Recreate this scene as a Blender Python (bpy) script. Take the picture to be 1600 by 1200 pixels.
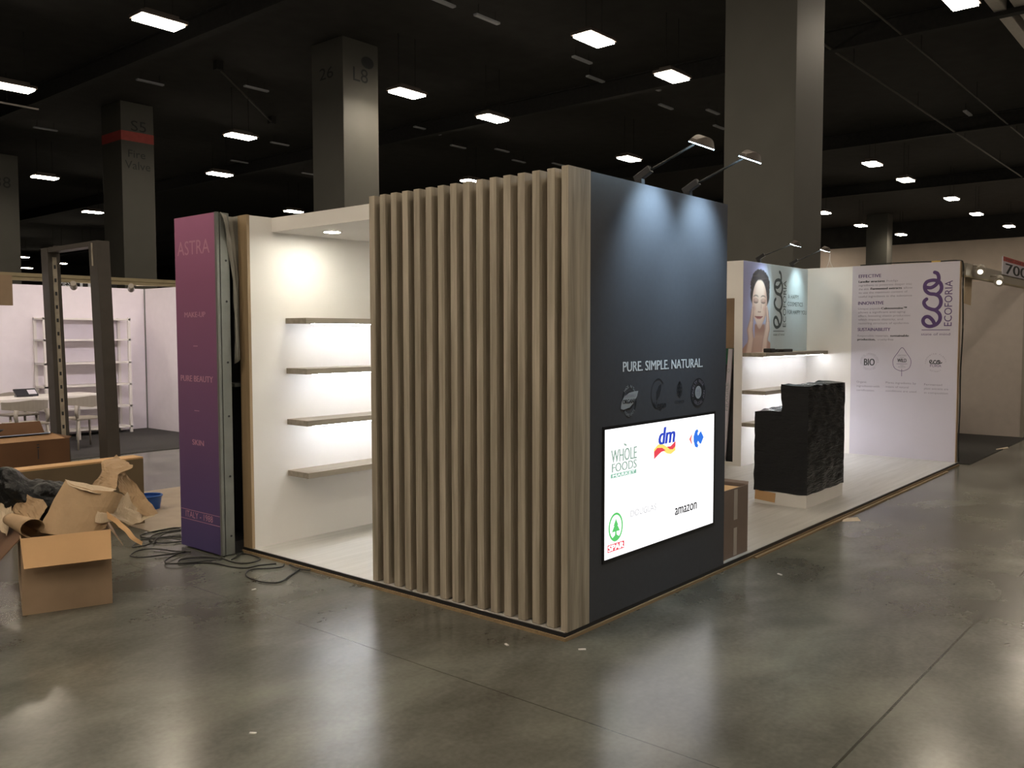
import bpy, bmesh, math, random
from mathutils import Vector, Matrix, noise

# ------------------------------------------------------------------ camera, world, exposure
SC = bpy.context.scene
COL = SC.collection
for o in list(bpy.data.objects):
    bpy.data.objects.remove(o)
cd = bpy.data.cameras.new('camera'); cam = bpy.data.objects.new('camera', cd); COL.objects.link(cam)
cd.sensor_width = 36.0; cd.lens = 30.932; cd.clip_end = 300
F = Vector((0.76307519, 0.64384497, -0.0563907)); R_ = Vector((0.64479836, -0.76435091, -0.00166447)); U = Vector((0.04417394, 0.03509052, 0.99840739))
cam.matrix_world = Matrix(((R_.x, U.x, -F.x, -3.75006614), (R_.y, U.y, -F.y, -2.79356628), (R_.z, U.z, -F.z, 1.65481218), (0, 0, 0, 1)))
SC.camera = cam
W = bpy.data.worlds.new('hall_air'); SC.world = W; W.use_nodes = True
W.node_tree.nodes['Background'].inputs[0].default_value = (.9, .8, .68, 1)
W.node_tree.nodes['Background'].inputs[1].default_value = 0.01
SC.view_settings.view_transform = 'Standard'; SC.view_settings.look = 'None'
SC.view_settings.exposure = 0.0; SC.view_settings.gamma = 1.0; SC.view_settings.use_curve_mapping = False
LAMP_POWER = 70.0       # hall lamp lens radiance
STRIP_POWER = 52.0       # shelf led strips
ARM_POWER = 22.0       # arm light lenses
ARM_BEAM = 88.0         # beam of the arm lights over the dark wall
ECO_POWER = 20.0        # lenses of the arm lights over the photo wall
ECO_BEAM = 24.0
DOWN_POWER = 190.0       # downlight in the canopy

# ------------------------------------------------------------------ materials
def nt(name):
    m = bpy.data.materials.new(name); m.use_nodes = True
    t = m.node_tree; b = t.nodes['Principled BSDF']
    return m, t, b
def L(t, a, b): t.links.new(a, b)
def mat(name, col, rough=.6, metal=0., var=.0, scale=8., bump=0., bscale=40., stretch=(1, 1, 1), spec=.5, col2=None):
    m, t, b = nt(name)
    b.inputs['Base Color'].default_value = (*col, 1); b.inputs['Roughness'].default_value = rough
    b.inputs['Metallic'].default_value = metal; b.inputs['Specular IOR Level'].default_value = spec
    if var or bump or col2:
        tc = t.nodes.new('ShaderNodeTexCoord'); mp = t.nodes.new('ShaderNodeMapping'); mp.inputs['Scale'].default_value = stretch
        L(t, tc.outputs['Object'], mp.inputs[0])
    if var or col2:
        n = t.nodes.new('ShaderNodeTexNoise'); n.inputs['Scale'].default_value = scale; n.inputs['Detail'].default_value = 6
        L(t, mp.outputs[0], n.inputs['Vector'])
        r = t.nodes.new('ShaderNodeValToRGB'); r.color_ramp.elements[0].position = .3; r.color_ramp.elements[1].position = .7
        c2 = col2 or tuple(min(1, c * (1 + var)) for c in col)
        r.color_ramp.elements[0].color = (*[c * (1 - var) for c in col], 1); r.color_ramp.elements[1].color = (*c2, 1)
        L(t, n.outputs[0], r.inputs[0]); L(t, r.outputs[0], b.inputs['Base Color'])
    if bump:
        n2 = t.nodes.new('ShaderNodeTexNoise'); n2.inputs['Scale'].default_value = bscale; n2.inputs['Detail'].default_value = 4
        L(t, mp.outputs[0], n2.inputs['Vector'])
        bp = t.nodes.new('ShaderNodeBump'); bp.inputs['Strength'].default_value = bump; bp.inputs['Distance'].default_value = .02
        L(t, n2.outputs[0], bp.inputs['Height']); L(t, bp.outputs[0], b.inputs['Normal'])
    return m
def emit(name, col, s):
    m, t, b = nt(name)
    b.inputs['Base Color'].default_value = (.02, .02, .02, 1)
    b.inputs['Emission Color'].default_value = (*col, 1); b.inputs['Emission Strength'].default_value = s
    return m
def wood(name, base, dark, axis='z', rough=.5):
    m, t, b = nt(name)
    tc = t.nodes.new('ShaderNodeTexCoord'); oi = t.nodes.new('ShaderNodeObjectInfo')
    ad = t.nodes.new('ShaderNodeVectorMath'); ad.operation = 'ADD'
    cmb = t.nodes.new('ShaderNodeMath'); cmb.operation = 'MULTIPLY'; cmb.inputs[1].default_value = 37.
    L(t, oi.outputs['Random'], cmb.inputs[0]); L(t, tc.outputs['Object'], ad.inputs[0]); L(t, cmb.outputs[0], ad.inputs[1])
    mp = t.nodes.new('ShaderNodeMapping'); s = {'x': (.25, 5, 5), 'y': (5, .25, 5), 'z': (5, 5, .25)}[axis]
    mp.inputs['Scale'].default_value = s; L(t, ad.outputs[0], mp.inputs[0])
    n1 = t.nodes.new('ShaderNodeTexNoise'); n1.inputs['Scale'].default_value = 4; n1.inputs['Detail'].default_value = 9; n1.inputs['Distortion'].default_value = .6
    n2 = t.nodes.new('ShaderNodeTexNoise'); n2.inputs['Scale'].default_value = 22; n2.inputs['Detail'].default_value = 4
    L(t, mp.outputs[0], n1.inputs['Vector']); L(t, mp.outputs[0], n2.inputs['Vector'])
    mx = t.nodes.new('ShaderNodeMath'); mx.operation = 'MULTIPLY_ADD'; mx.inputs[1].default_value = .35
    L(t, n2.outputs[0], mx.inputs[0]); L(t, n1.outputs[0], mx.inputs[2])
    r = t.nodes.new('ShaderNodeValToRGB'); r.color_ramp.elements[0].position = .42; r.color_ramp.elements[1].position = .92
    r.color_ramp.elements[0].color = (*dark, 1); r.color_ramp.elements[1].color = (*base, 1)
    L(t, mx.outputs[0], r.inputs[0]); L(t, r.outputs[0], b.inputs['Base Color']); b.inputs['Roughness'].default_value = rough
    bp = t.nodes.new('ShaderNodeBump'); bp.inputs['Strength'].default_value = .12; bp.inputs['Distance'].default_value = .004
    L(t, mx.outputs[0], bp.inputs['Height']); L(t, bp.outputs[0], b.inputs['Normal'])
    return m
def concrete():
    m, t, b = nt('polished_concrete')
    tc = t.nodes.new('ShaderNodeTexCoord'); P = tc.outputs['Object']
    def noi(sc, det, dist=0, st=(1, 1, 1)):
        mp = t.nodes.new('ShaderNodeMapping'); mp.inputs['Scale'].default_value = st; L(t, P, mp.inputs[0])
        n = t.nodes.new('ShaderNodeTexNoise'); n.inputs['Scale'].default_value = sc; n.inputs['Detail'].default_value = det; n.inputs['Distortion'].default_value = dist
        L(t, mp.outputs[0], n.inputs['Vector']); return n.outputs[0]
    def mth(op, a, bb=None, cc=None):
        n = t.nodes.new('ShaderNodeMath'); n.operation = op
        for i, v in enumerate((a, bb, cc)):
            if v is None: continue
            if isinstance(v, (int, float)): n.inputs[i].default_value = v
            else: L(t, v, n.inputs[i])
        return n.outputs[0]
    big = noi(.5, 6, .5); mid = noi(2.3, 10, .35, (.7, 1.1, 1)); swp = noi(5, 7, .8, (.4, 1, 1)); fine = noi(38, 6)
    v = mth('ADD', mth('MULTIPLY', big, .48), mth('ADD', mth('MULTIPLY', mid, .36), mth('ADD', mth('MULTIPLY', swp, .05), mth('MULTIPLY', fine, .11))))
    r = t.nodes.new('ShaderNodeValToRGB'); e = r.color_ramp.elements
    e[0].position = .36; e[0].color = (.050, .044, .034, 1); e[1].position = .66; e[1].color = (.225, .212, .18, 1)
    x = e.new(.5); x.color = (.122, .116, .10, 1)
    L(t, v, r.inputs[0])
    sep = t.nodes.new('ShaderNodeSeparateXYZ'); L(t, P, sep.inputs[0])
    wob = mth('MULTIPLY', mth('SUBTRACT', noi(2.2, 3), .5), .012)
    def line(coord, pos, w):     # a saw-cut joint in the slab
        return mth('LESS_THAN', mth('ABSOLUTE', mth('SUBTRACT', mth('ADD', coord, wob), pos)), w)
    def grid(coord, off, step, w):
        a = mth('ABSOLUTE', mth('SUBTRACT', mth('FLOORED_MODULO', mth('ADD', mth('ADD', coord, wob), off), step), step / 2))
        return mth('LESS_THAN', a, w)
    j = mth('MAXIMUM', grid(sep.outputs['Y'], 1.62 + 3.05, 6.1, .006), grid(sep.outputs['X'], .74 + 3.05, 6.1, .003))
    mxc = t.nodes.new('ShaderNodeMixRGB'); mxc.inputs[2].default_value = (.022, .019, .015, 1)
    L(t, mth('MULTIPLY', j, .75), mxc.inputs[0]); L(t, r.outputs[0], mxc.inputs[1])
    # faint green grey patches
    gp = t.nodes.new('ShaderNodeMixRGB'); gp.blend_type = 'MULTIPLY'; gp.inputs[2].default_value = (.86, .98, .96, 1)
    L(t, mth('MULTIPLY', noi(.55, 3), .9), gp.inputs[0]); L(t, mxc.outputs[0], gp.inputs[1])
    L(t, gp.outputs[0], b.inputs['Base Color'])
    rr = t.nodes.new('ShaderNodeMapRange'); rr.inputs[1].default_value = .35; rr.inputs[2].default_value = .7; rr.inputs[3].default_value = .205; rr.inputs[4].default_value = .265
    L(t, noi(.7, 1), rr.inputs[0]); L(t, rr.outputs[0], b.inputs['Roughness'])
    b.inputs['Specular IOR Level'].default_value = .5
    bp = t.nodes.new('ShaderNodeBump'); bp.inputs['Strength'].default_value = .03; bp.inputs['Distance'].default_value = .002
    L(t, fine, bp.inputs['Height']); L(t, bp.outputs[0], b.inputs['Normal'])
    return m
def vprint(name, stops, z0, z1, rough=.45):       # vertical ramp: two colour print with some light falloff in it
    m, t, b = nt(name)
    tc = t.nodes.new('ShaderNodeTexCoord'); sep = t.nodes.new('ShaderNodeSeparateXYZ'); L(t, tc.outputs['Object'], sep.inputs[0])
    mr = t.nodes.new('ShaderNodeMapRange'); mr.inputs[1].default_value = z0; mr.inputs[2].default_value = z1
    L(t, sep.outputs['Z'], mr.inputs[0])
    r = t.nodes.new('ShaderNodeValToRGB'); e = r.color_ramp.elements
    e[0].position, e[0].color = stops[0][0], (*stops[0][1], 1); e[1].position, e[1].color = stops[-1][0], (*stops[-1][1], 1)
    for p, c in stops[1:-1]:
        q = e.new(p); q.color = (*c, 1)
    L(t, mr.outputs[0], r.inputs[0]); L(t, r.outputs[0], b.inputs['Base Color']); b.inputs['Roughness'].default_value = rough
    return m
def vcol(name):
    m, t, b = nt(name); a = t.nodes.new('ShaderNodeVertexColor'); a.layer_name = 'print'
    L(t, a.outputs[0], b.inputs['Base Color']); b.inputs['Roughness'].default_value = .5; return m
def film(name):
    m, t, b = nt(name); b.inputs['Base Color'].default_value = (.008, .009, .012, 1); b.inputs['Roughness'].default_value = .26; b.inputs['Specular IOR Level'].default_value = .4
    tc = t.nodes.new('ShaderNodeTexCoord'); mp = t.nodes.new('ShaderNodeMapping'); mp.inputs['Rotation'].default_value = (.35, .25, 0); mp.inputs['Scale'].default_value = (2, 2, 9)
    n = t.nodes.new('ShaderNodeTexNoise'); n.inputs['Scale'].default_value = 3.2; n.inputs['Detail'].default_value = 7; n.inputs['Distortion'].default_value = 1.5
    L(t, tc.outputs['Object'], mp.inputs[0]); L(t, mp.outputs[0], n.inputs['Vector'])
    bp = t.nodes.new('ShaderNodeBump'); bp.inputs['Strength'].default_value = .35; bp.inputs['Distance'].default_value = .02
    L(t, n.outputs[0], bp.inputs['Height']); L(t, bp.outputs[0], b.inputs['Normal'])
    return m

M = {}
M['floor'] = concrete()
M['black'] = mat('black_paint', (.024, .0225, .021), .9, var=.2, scale=2)
M['hallwall'] = mat('dark_hall_wall', (.02, .019, .018), .9, var=.2, scale=.6)
M['beigewall'] = mat('beige_hall_wall', (.68, .58, .50), .85, var=.1, scale=.5)
M['column'] = mat('painted_column', (.085, .083, .073), .6, var=.06, scale=1.5)
M['red'] = mat('red_band', (.42, .07, .06), .6, var=.1)
M['ink'] = mat('dark_lettering', (.02, .022, .025), .6, var=.1)
M['slat'] = wood('grey_oak_slat', (.52, .455, .36), (.235, .20, .15), 'z')
M['oakx'] = wood('grey_oak_board', (.36, .315, .255), (.22, .19, .15), 'x')
M['oakz'] = wood('oak_edge', (.40, .29, .17), (.26, .185, .105), 'z')
M['dark_oak'] = wood('dark_oak_backing', (.12, .10, .075), (.07, .058, .043), 'z')
M['deck'] = wood('pale_laminate_deck', (.57, .56, .54), (.45, .44, .42), 'x', .42)
M['navy'] = mat('charcoal_vinyl', (.060, .063, .075), .42, var=.05, scale=30)
M['white'] = mat('white_laminate', (.80, .775, .745), .5, var=.02, scale=3)
M['whitep'] = mat('white_print', (.56, .53, .60), .5, var=.015, scale=3)
M['plyedge'] = wood('plywood_edge', (.34, .24, .135), (.21, .145, .08), 'x')
M['blackedge'] = mat('black_edge_trim', (.014, .014, .016), .35, var=.2)
M['bezel'] = mat('black_bezel', (.015, .015, .017), .3, var=.1)
M['screen'] = emit('lit_white_screen', (1, .99, 1), 1.7)
M['light_ink'] = mat('pale_lettering', (.62, .66, .70), .5, var=.03)
M['grey_ink'] = mat('grey_print', (.30, .33, .36), .5, var=.05)
M['dim_ink'] = mat('dark_print', (.022, .024, .03), .5, var=.1)
M['purple_ink'] = mat('purple_print', (.085, .042, .155), .5, var=.05)
M['body_ink'] = mat('violet_grey_print', (.24, .22, .28), .5, var=.05)
M['teal_ink'] = mat('dark_teal_print', (.035, .055, .06), .5, var=.05)
M['mauve_ink'] = mat('mauve_lettering', (.52, .26, .36), .5, var=.05)
M['pinkprint'] = vprint('pink_to_violet_shaded_print', [(0, (.07, .052, .17)), (.25, (.115, .062, .165)), (.55, (.20, .078, .175)), (.8, (.29, .10, .20)), (1, (.43, .155, .29))], 0.0, 2.55)  # print gradient, with part of the light falloff kept in the colour
M['film'] = film('black_stretch_film')
M['bag'] = mat('black_plastic_bag', (.008, .008, .0085), .34, var=.2, bump=1., bscale=22, spec=.35)
M['card'] = mat('brown_cardboard', (.30, .165, .075), .8, var=.08, scale=5)
M['card_in'] = mat('inner_cardboard', (.56, .34, .165), .8, var=.06, scale=4)
M['card_dull'] = mat('dull_cardboard', (.41, .285, .185), .8, var=.1, scale=4)
M['card_grey'] = mat('grey_brown_cardboard', (.20, .145, .115), .8, var=.1, scale=4)
M['ply_shaded'] = mat('shaded_plywood', (.15, .108, .062), .8, var=.1, scale=4)  # plywood front in shade, the darkness put into the colour
M['card_red'] = mat('reddish_cardboard', (.135, .064, .028), .8, var=.1, scale=4)
M['kraft'] = mat('kraft_paper', (.37, .245, .135), .75, var=.1, scale=7, bump=.25, bscale=18)
M['kraft_pale'] = mat('pale_kraft_paper', (.48, .37, .25), .75, var=.1, scale=7, bump=.2, bscale=18)
M['packtape'] = mat('packing_tape', (.44, .38, .33), .25, var=.05)
M['bluetape'] = mat('blue_grey_tape', (.10, .14, .22), .4, var=.1)
M['blue'] = mat('blue_plastic', (.012, .09, .36), .35, var=.05)
M['cable'] = mat('black_rubber', (.014, .014, .013), .5, var=.2)
M['alu'] = mat('grey_aluminium', (.20, .21, .195), .45, .4, var=.08)
M['drape'] = mat('grey_fabric', (.26, .245, .215), .9, var=.1, scale=6, bump=.1, bscale=200)
M['darkpanel'] = mat('dark_panel', (.018, .019, .022), .6, var=.2)
M['arch'] = mat('brown_metal', (.058, .05, .043), .5, .2, var=.1)
M['perf'] = mat('pale_perforated_strip', (.34, .30, .24), .5, var=.25, scale=9)
M['carpet'] = mat('dark_carpet', (.035, .033, .032), .95, var=.2, scale=60)
M['sheet'] = mat('pale_floor_covering', (.34, .27, .20), .55, var=.1, scale=5)
M['wallpale'] = mat('pale_booth_wall', (.78, .73, .78), .7, var=.02)
M['graywall'] = mat('grey_booth_wall', (.52, .46, .42), .75, var=.04)
M['rail'] = mat('tan_rail', (.34, .285, .18), .5, .2, var=.05)
M['whitemetal'] = mat('white_metal', (.74, .71, .68), .4, var=.02)
M['whitepla'] = mat('white_plastic', (.34, .305, .26), .45, var=.04)
M['beige'] = mat('beige_board', (.33, .235, .155), .7, var=.05)
M['lampbody'] = mat('dark_lamp_housing', (.12, .10, .09), .5, .3, var=.1)
M['unlit'] = mat('unlit_grey_diffuser', (.38, .40, .44), .5, var=.05)
M['lens'] = emit('warm_lamp_lens', (1, .86, .68), LAMP_POWER)
M['strip'] = emit('cool_led_strip', (.93, .95, 1), STRIP_POWER)
M['armlens'] = emit('cool_arm_lens', (.58, .82, 1), ARM_POWER)
M['ecolens'] = emit('cool_wall_lens', (.78, .96, 1), ECO_POWER)
M['downlens'] = emit('warm_downlight_lens', (1, .96, .82), DOWN_POWER)
M['standlens'] = emit('stand_spot_lens', (1, .90, .96), 700.)
M['spotlens'] = emit('spot_lens', (1, .9, .7), 6.)
M['green'] = mat('green_board', (.012, .11, .06), .5, var=.1)
M['beam'] = mat('black_steel', (.014, .0135, .013), .8, var=.3)
M['conduit'] = mat('grey_conduit', (.10, .095, .085), .5, .3, var=.1)
M['duct'] = mat('pale_duct', (.75, .70, .67), .6, .1, var=.05)
M['duct_tan'] = mat('tan_duct', (.60, .44, .32), .6, var=.05)
M['yellow'] = mat('yellow_tape', (.62, .42, .10), .5, var=.05)
M['tape'] = mat('beige_tape', (.62, .52, .40), .5, var=.05)
M['scrap'] = mat('white_scrap', (.75, .73, .70), .6, var=.05)
M['screen_dark'] = mat('dark_glass', (.03, .03, .035), .15, var=.1)

# ------------------------------------------------------------------ mesh helpers
ORG = {}
def root_of(o):
    while o.parent: o = o.parent
    return o
def obj(name, bm, m, parent=None, base=None, smooth=False):
    """bmesh in world coordinates -> one object; mats: one or list"""
    o0 = Vector(base) if base is not None else (ORG[root_of(parent).name].copy() if parent else Vector((0, 0, 0)))
    if o0.length: bmesh.ops.translate(bm.bm, verts=bm.bm.verts[:], vec=-o0)
    if not bm.tag_norecalc: bmesh.ops.recalc_face_normals(bm.bm, faces=bm.bm.faces[:])
    me = bpy.data.meshes.new(name); bm.free_to(me)
    for mm in (m if isinstance(m, (list, tuple)) else [m]): me.materials.append(mm)
    if smooth:
        for p in me.polygons: p.use_smooth = True
    o = bpy.data.objects.new(name, me); COL.objects.link(o)
    if parent: o.parent = parent
    else: o.location = o0; ORG[o.name] = o0
    return o
class BM:
    """thin wrapper collecting shapes in world space"""
    def __init__(s): s.bm = bmesh.new(); s.tag_norecalc = False
    @property
    def verts(s): return s.bm.verts
    @property
    def faces(s): return s.bm.faces
    def free_to(s, me): s.bm.to_mesh(me); s.bm.free()
    def box(s, x0, x1, y0, y1, z0, z1, mi=0, bev=0.):
        b2 = bmesh.new()
        bmesh.ops.create_cube(b2, size=1)
        for v in b2.verts: v.co = Vector(((x0 + x1) / 2 + v.co.x * (x1 - x0), (y0 + y1) / 2 + v.co.y * (y1 - y0), (z0 + z1) / 2 + v.co.z * (z1 - z0)))
        if bev: bmesh.ops.bevel(b2, geom=b2.edges[:], offset=bev, segments=2, affect='EDGES', profile=.7)
        s.merge(b2, mi); return s
    def merge(s, b2, mi=0, mx=None):
        if mx is not None: bmesh.ops.transform(b2, matrix=mx, verts=b2.verts)
        mp = {}
        for v in b2.verts: mp[v] = s.bm.verts.new(v.co)
        for f in b2.faces:
            try: nf = s.bm.faces.new([mp[v] for v in f.verts]); nf.material_index = mi; nf.smooth = f.smooth
            except ValueError: pass
        b2.free(); return s
    def obox(s, center, size, rot, mi=0, bev=0.):
        b2 = bmesh.new(); bmesh.ops.create_cube(b2, size=1)
        for v in b2.verts: v.co = Vector((v.co.x * size[0], v.co.y * size[1], v.co.z * size[2]))
        if bev: bmesh.ops.bevel(b2, geom=b2.edges[:], offset=bev, segments=2, affect='EDGES', profile=.7)
        return s.merge(b2, mi, Matrix.Translation(center) @ rot.to_4x4())
    def poly(s, pts, mi=0):
        f = s.bm.faces.new([s.bm.verts.new(p) for p in pts]); f.material_index = mi; return s
    def tube(s, pts, r, seg=8, mi=0, r2=None, cap=True):
        pts = [Vector(p) for p in pts]; n = len(pts); rings = []; up = Vector((0, 0, 1))
        for i, p in enumerate(pts):
            d = (pts[min(i + 1, n - 1)] - pts[max(i - 1, 0)]).normalized()
            a = d.cross(up)
            if a.length < 1e-3: a = d.cross(Vector((1, 0, 0)))
            a.normalize(); b = a.cross(d); rr = r if r2 is None else r + (r2 - r) * i / (n - 1)
            rings.append([s.bm.verts.new(p + (a * math.cos(2 * math.pi * k / seg) + b * math.sin(2 * math.pi * k / seg)) * rr) for k in range(seg)])
        for i in range(n - 1):
            for k in range(seg):
                f = s.bm.faces.new((rings[i][k], rings[i][(k + 1) % seg], rings[i + 1][(k + 1) % seg], rings[i + 1][k])); f.material_index = mi; f.smooth = True
        if cap:
            for rg in (rings[0], rings[-1]):
                f = s.bm.faces.new(rg); f.material_index = mi
        return s
    def disc(s, c, r, axis, h=.002, seg=32, mi=0):
        a = Vector(axis).normalized(); return s.tube([Vector(c), Vector(c) + a * h], r, seg, mi)
def smooth_path(pts, n=6, closed=False):
    P = [Vector(p) for p in pts]; out = []; N = len(P)
    g = (lambda i: P[i % N]) if closed else (lambda i: P[max(0, min(N - 1, i))])
    for i in range(N if closed else N - 1):
        p0, p1, p2, p3 = g(i - 1), g(i), g(i + 1), g(i + 2)
        for k in range(n):
            t = k / n
            out.append(.5 * ((2 * p1) + (p2 - p0) * t + (2 * p0 - 5 * p1 + 4 * p2 - p3) * t * t + (3 * p1 - p0 - 3 * p2 + p3) * t ** 3))
    out.append(P[0] if closed else P[-1]); return out
def tag(o, label, cat, group=None, kind=None):
    if kind: o['kind'] = kind
    if label: o['label'] = label
    if cat: o['category'] = cat
    if group: o['group'] = group
    return o
def thing(name, loc, label, cat, group=None):
    o = bpy.data.objects.new(name, None); COL.objects.link(o); o.location = loc; o.empty_display_size = .1
    ORG[o.name] = Vector(loc); return tag(o, label, cat, group)
def struct(name, bm, m): 
    o = obj(name, bm, m); o['kind'] = 'structure'; return o
def dup(r, loc, label, group=None):
    c = r.copy(); COL.objects.link(c); c.location = loc; c['label'] = label
    if group: c['group'] = group
    for ch in r.children:
        k = ch.copy(); COL.objects.link(k); k.parent = c
        for g in ch.children:
            q = g.copy(); COL.objects.link(q); q.parent = k
    return c

# ------------------------------------------------------------------ flat print helpers: frame = (origin, ex, ez, normal)
class Frame:
    def __init__(s, kind, plane, off=.0015):
        s.kind = kind
        if kind == 'S': s.f = lambda u, z, d=0: Vector((u, plane - off - d, z)); s.sg = 1      # faces -Y, reads along +X
        else: s.f = lambda u, z, d=0: Vector((plane - off - d, u, z)); s.sg = -1                 # faces -X, reads along -Y
    def __call__(s, u, z, d=0): return s.f(u, z, d)
_caps = {}
def glyphs(txt):
    cu = bpy.data.curves.new('t', 'FONT'); cu.body = txt; cu.size = 1; cu.resolution_u = 3
    o = bpy.data.objects.new('t', cu); COL.objects.link(o)
    me = bpy.data.meshes.new_from_object(o.evaluated_get(bpy.context.evaluated_depsgraph_get()))
    vs = [v.co.copy() for v in me.vertices]; fs = [tuple(p.vertices) for p in me.polygons]
    bpy.data.objects.remove(o); bpy.data.curves.remove(cu); bpy.data.meshes.remove(me)
    return vs, fs
CAPH = max(v.y for v in glyphs('H')[0])
def text(b, fr, txt, u0, u1, z, cap, vertical=False, mi=0, d=0, slant=0., bold=0.):
    """write txt between u0 and u1 on baseline z with cap height cap (vertical: reads upward from z=u0.. to u1, baseline at u=z)"""
    vs, fs = glyphs(txt); x0 = min(v.x for v in vs); x1 = max(v.x for v in vs)
    sx = (abs(u1 - u0)) / (x1 - x0); sy = cap / CAPH
    nv = []
    for v in vs:
        X = (v.x - x0) * sx + v.y * sy * slant; Y = v.y * sy
        nv.append(b.bm.verts.new(fr(z - fr.sg * Y, u0 + X, d) if vertical else fr(u0 + fr.sg * X, z + Y, d)))
    for f in fs:
        try: q = b.bm.faces.new([nv[i] for i in f]); q.material_index = mi
        except ValueError: pass
    if bold:
        for dx in (-bold, bold):
            nv2 = []
            for v in vs:
                X = (v.x - x0) * sx + v.y * sy * slant + dx; Y = v.y * sy
                nv2.append(b.bm.verts.new(fr(z - fr.sg * Y, u0 + X, d + .0002 * (1 if dx > 0 else 2)) if vertical else fr(u0 + fr.sg * X, z + Y, d + .0002 * (1 if dx > 0 else 2))))
            for f in fs:
                try: q = b.bm.faces.new([nv2[i] for i in f]); q.material_index = mi
                except ValueError: pass
    b.tag_norecalc = True
    return b
def rect(b, fr, u0, u1, z0, z1, mi=0, d=0):
    b.poly([fr(u0, z0, d), fr(u1, z0, d), fr(u1, z1, d), fr(u0, z1, d)], mi); return b
def fill(b, fr, pts, mi=0, d=0): b.poly([fr(u, z, d) for u, z in pts], mi); return b
def ell(cx, cz, rx, rz, n=32, a0=0, a1=360): return [(cx + rx * math.cos(math.radians(a0 + (a1 - a0) * i / n)), cz + rz * math.sin(math.radians(a0 + (a1 - a0) * i / n))) for i in range(n + (a1 - a0 < 360))]
def ribbon(b, fr, pts, w, mi=0, d=0, n=8, closed=False, taper=False):
    p = [q.to_2d() for q in smooth_path([(x, y, 0) for x, y in pts], n, closed)] if n > 1 else [Vector(q) for q in pts] + ([Vector(pts[0])] if closed else [])
    N = len(p); lft = []; rgt = []
    for i in range(N):
        t = (p[min(i + 1, N - 1)] - p[max(i - 1, 0)])
        if closed and i in (0, N - 1): t = p[1] - p[N - 2]
        t.normalize(); nn = Vector((-t.y, t.x)); ww = w / 2
        lft.append(p[i] + nn * ww); rgt.append(p[i] - nn * ww)
    vl = [b.bm.verts.new(fr(q.x, q.y, d)) for q in lft]; vr = [b.bm.verts.new(fr(q.x, q.y, d)) for q in rgt]
    for i in range(N - 1):
        f = b.bm.faces.new((vl[i], vr[i], vr[i + 1], vl[i + 1])); f.material_index = mi
    if not closed and w > .008:
        for q in (p[0], p[-1]): fill(b, fr, ell(q.x, q.y, w / 2, w / 2, 16)[::fr.sg], mi, d + .0012)
    return b
def ring(b, fr, cx, cz, rx, rz, w, mi=0, d=0, a0=0, a1=360): 
    if a1 - a0 >= 360: return ribbon(b, fr, ell(cx, cz, rx, rz, 40), w, mi, d, 1, True)
    return ribbon(b, fr, ell(cx, cz, rx, rz, 24, a0, a1), w, mi, d, 1)
def arc_text(b, fr, txt, cx, cz, rx, rz, a0, a1, cap, mi=0, d=0, flip=False):
    """letters set around an ellipse from angle a0 to a1 (degrees, screen sense)"""
    n = len(txt)
    for i, ch in enumerate(txt):
        if ch == ' ': continue
        a = math.radians(a0 + (a1 - a0) * (i + .5) / n)
        vs, fs = glyphs(ch); x0 = min(v.x for v in vs); x1 = max(v.x for v in vs); s = cap / CAPH
        up = Vector((math.cos(a), math.sin(a))) * (-1 if flip else 1); rt = Vector((up.y, -up.x))
        c = Vector((rx * math.cos(a), rz * math.sin(a)))
        nv = []
        for v in vs:
            q = c + rt * (v.x - (x0 + x1) / 2) * s + up * (v.y - CAPH / 2) * s
            nv.append(b.bm.verts.new(fr(cx + fr.sg * q.x, cz + q.y, d)))
        for f in fs:
            try: g = b.bm.faces.new([nv[k] for k in f]); g.material_index = mi
            except ValueError: pass
    b.tag_norecalc = True
def flat(): 
    b = BM(); b.tag_norecalc = True; return b

# ================================================================== the hall
struct('floor', BM().box(-30, 75, -30, 100, -.2, 0), M['floor'])
struct('ceiling', BM().box(-30, 75, -30, 100, 9.5, 9.7), M['black'])
struct('wall_back', BM().box(62, 62.3, -30, 100, 0, 7.95), M['beigewall'])
struct('wall_back_upper', BM().box(61.8, 62.3, -30, 100, 7.95, 9.5), M['black'])
struct('wall_left', BM().box(-30, 75, 98, 98.3, 0, 9.5), M['hallwall'])
struct('wall_right', BM().box(-30, 75, -22.3, -22, 0, 9.5), M['hallwall'])
struct('wall_front', BM().box(-22.3, -22, -30, 100, 0, 9.5), M['hallwall'])
# roof steel running across the hall
random.seed(4)
for i, xx in enumerate((-4, 8.2, 19.4, 31.6, 43.8)):
    b = BM().box(xx - .12, xx + .12, -22, 98, 8.95, 8.99).box(xx - .12, xx + .12, -22, 98, 9.46, 9.5).box(xx - .02, xx + .02, -22, 98, 8.98, 9.47)
    struct('trim_%d' % (i + 1), b, M['beam'])

def column(name, x0, x1, y0, y1, label, top=9.5):
    t = thing(name, ((x0 + x1) / 2, (y0 + y1) / 2, 0), label, 'column')
    obj('shaft', BM().box(x0, x1, y0, y1, 0, top, bev=.015), M['column'], t)
    obj('corner_guard', BM().box(x0 - .012, x0 + .09, y0 - .012, y0 - .001, 0, 1.2).box(x0 - .012, x0 - .001, y0 - .012, y0 + .09, 0, 1.2), M['alu'], t)
    return t
c1 = column('concrete_column', 10.579, 11.789, 3.15, 4.433, 'thick grey column rising behind the photo wall of the white booth')
c2 = column('concrete_column', 11.409, 12.626, 15.8, 17.123, 'grey column numbered L8 behind the wooden slat screen')
c3 = column('concrete_column', 10.668, 11.819, 26.5, 27.877, 'grey column with red band and fire valve lettering')
c4 = column('concrete_column', 56.312, 57.369, 15.8, 17.15, 'far grey column in front of the beige back wall')
c5 = column('concrete_column', 11.232, 12.165, 39, 40.083, 'dark grey column numbered 38 at the left edge of the photo')
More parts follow.
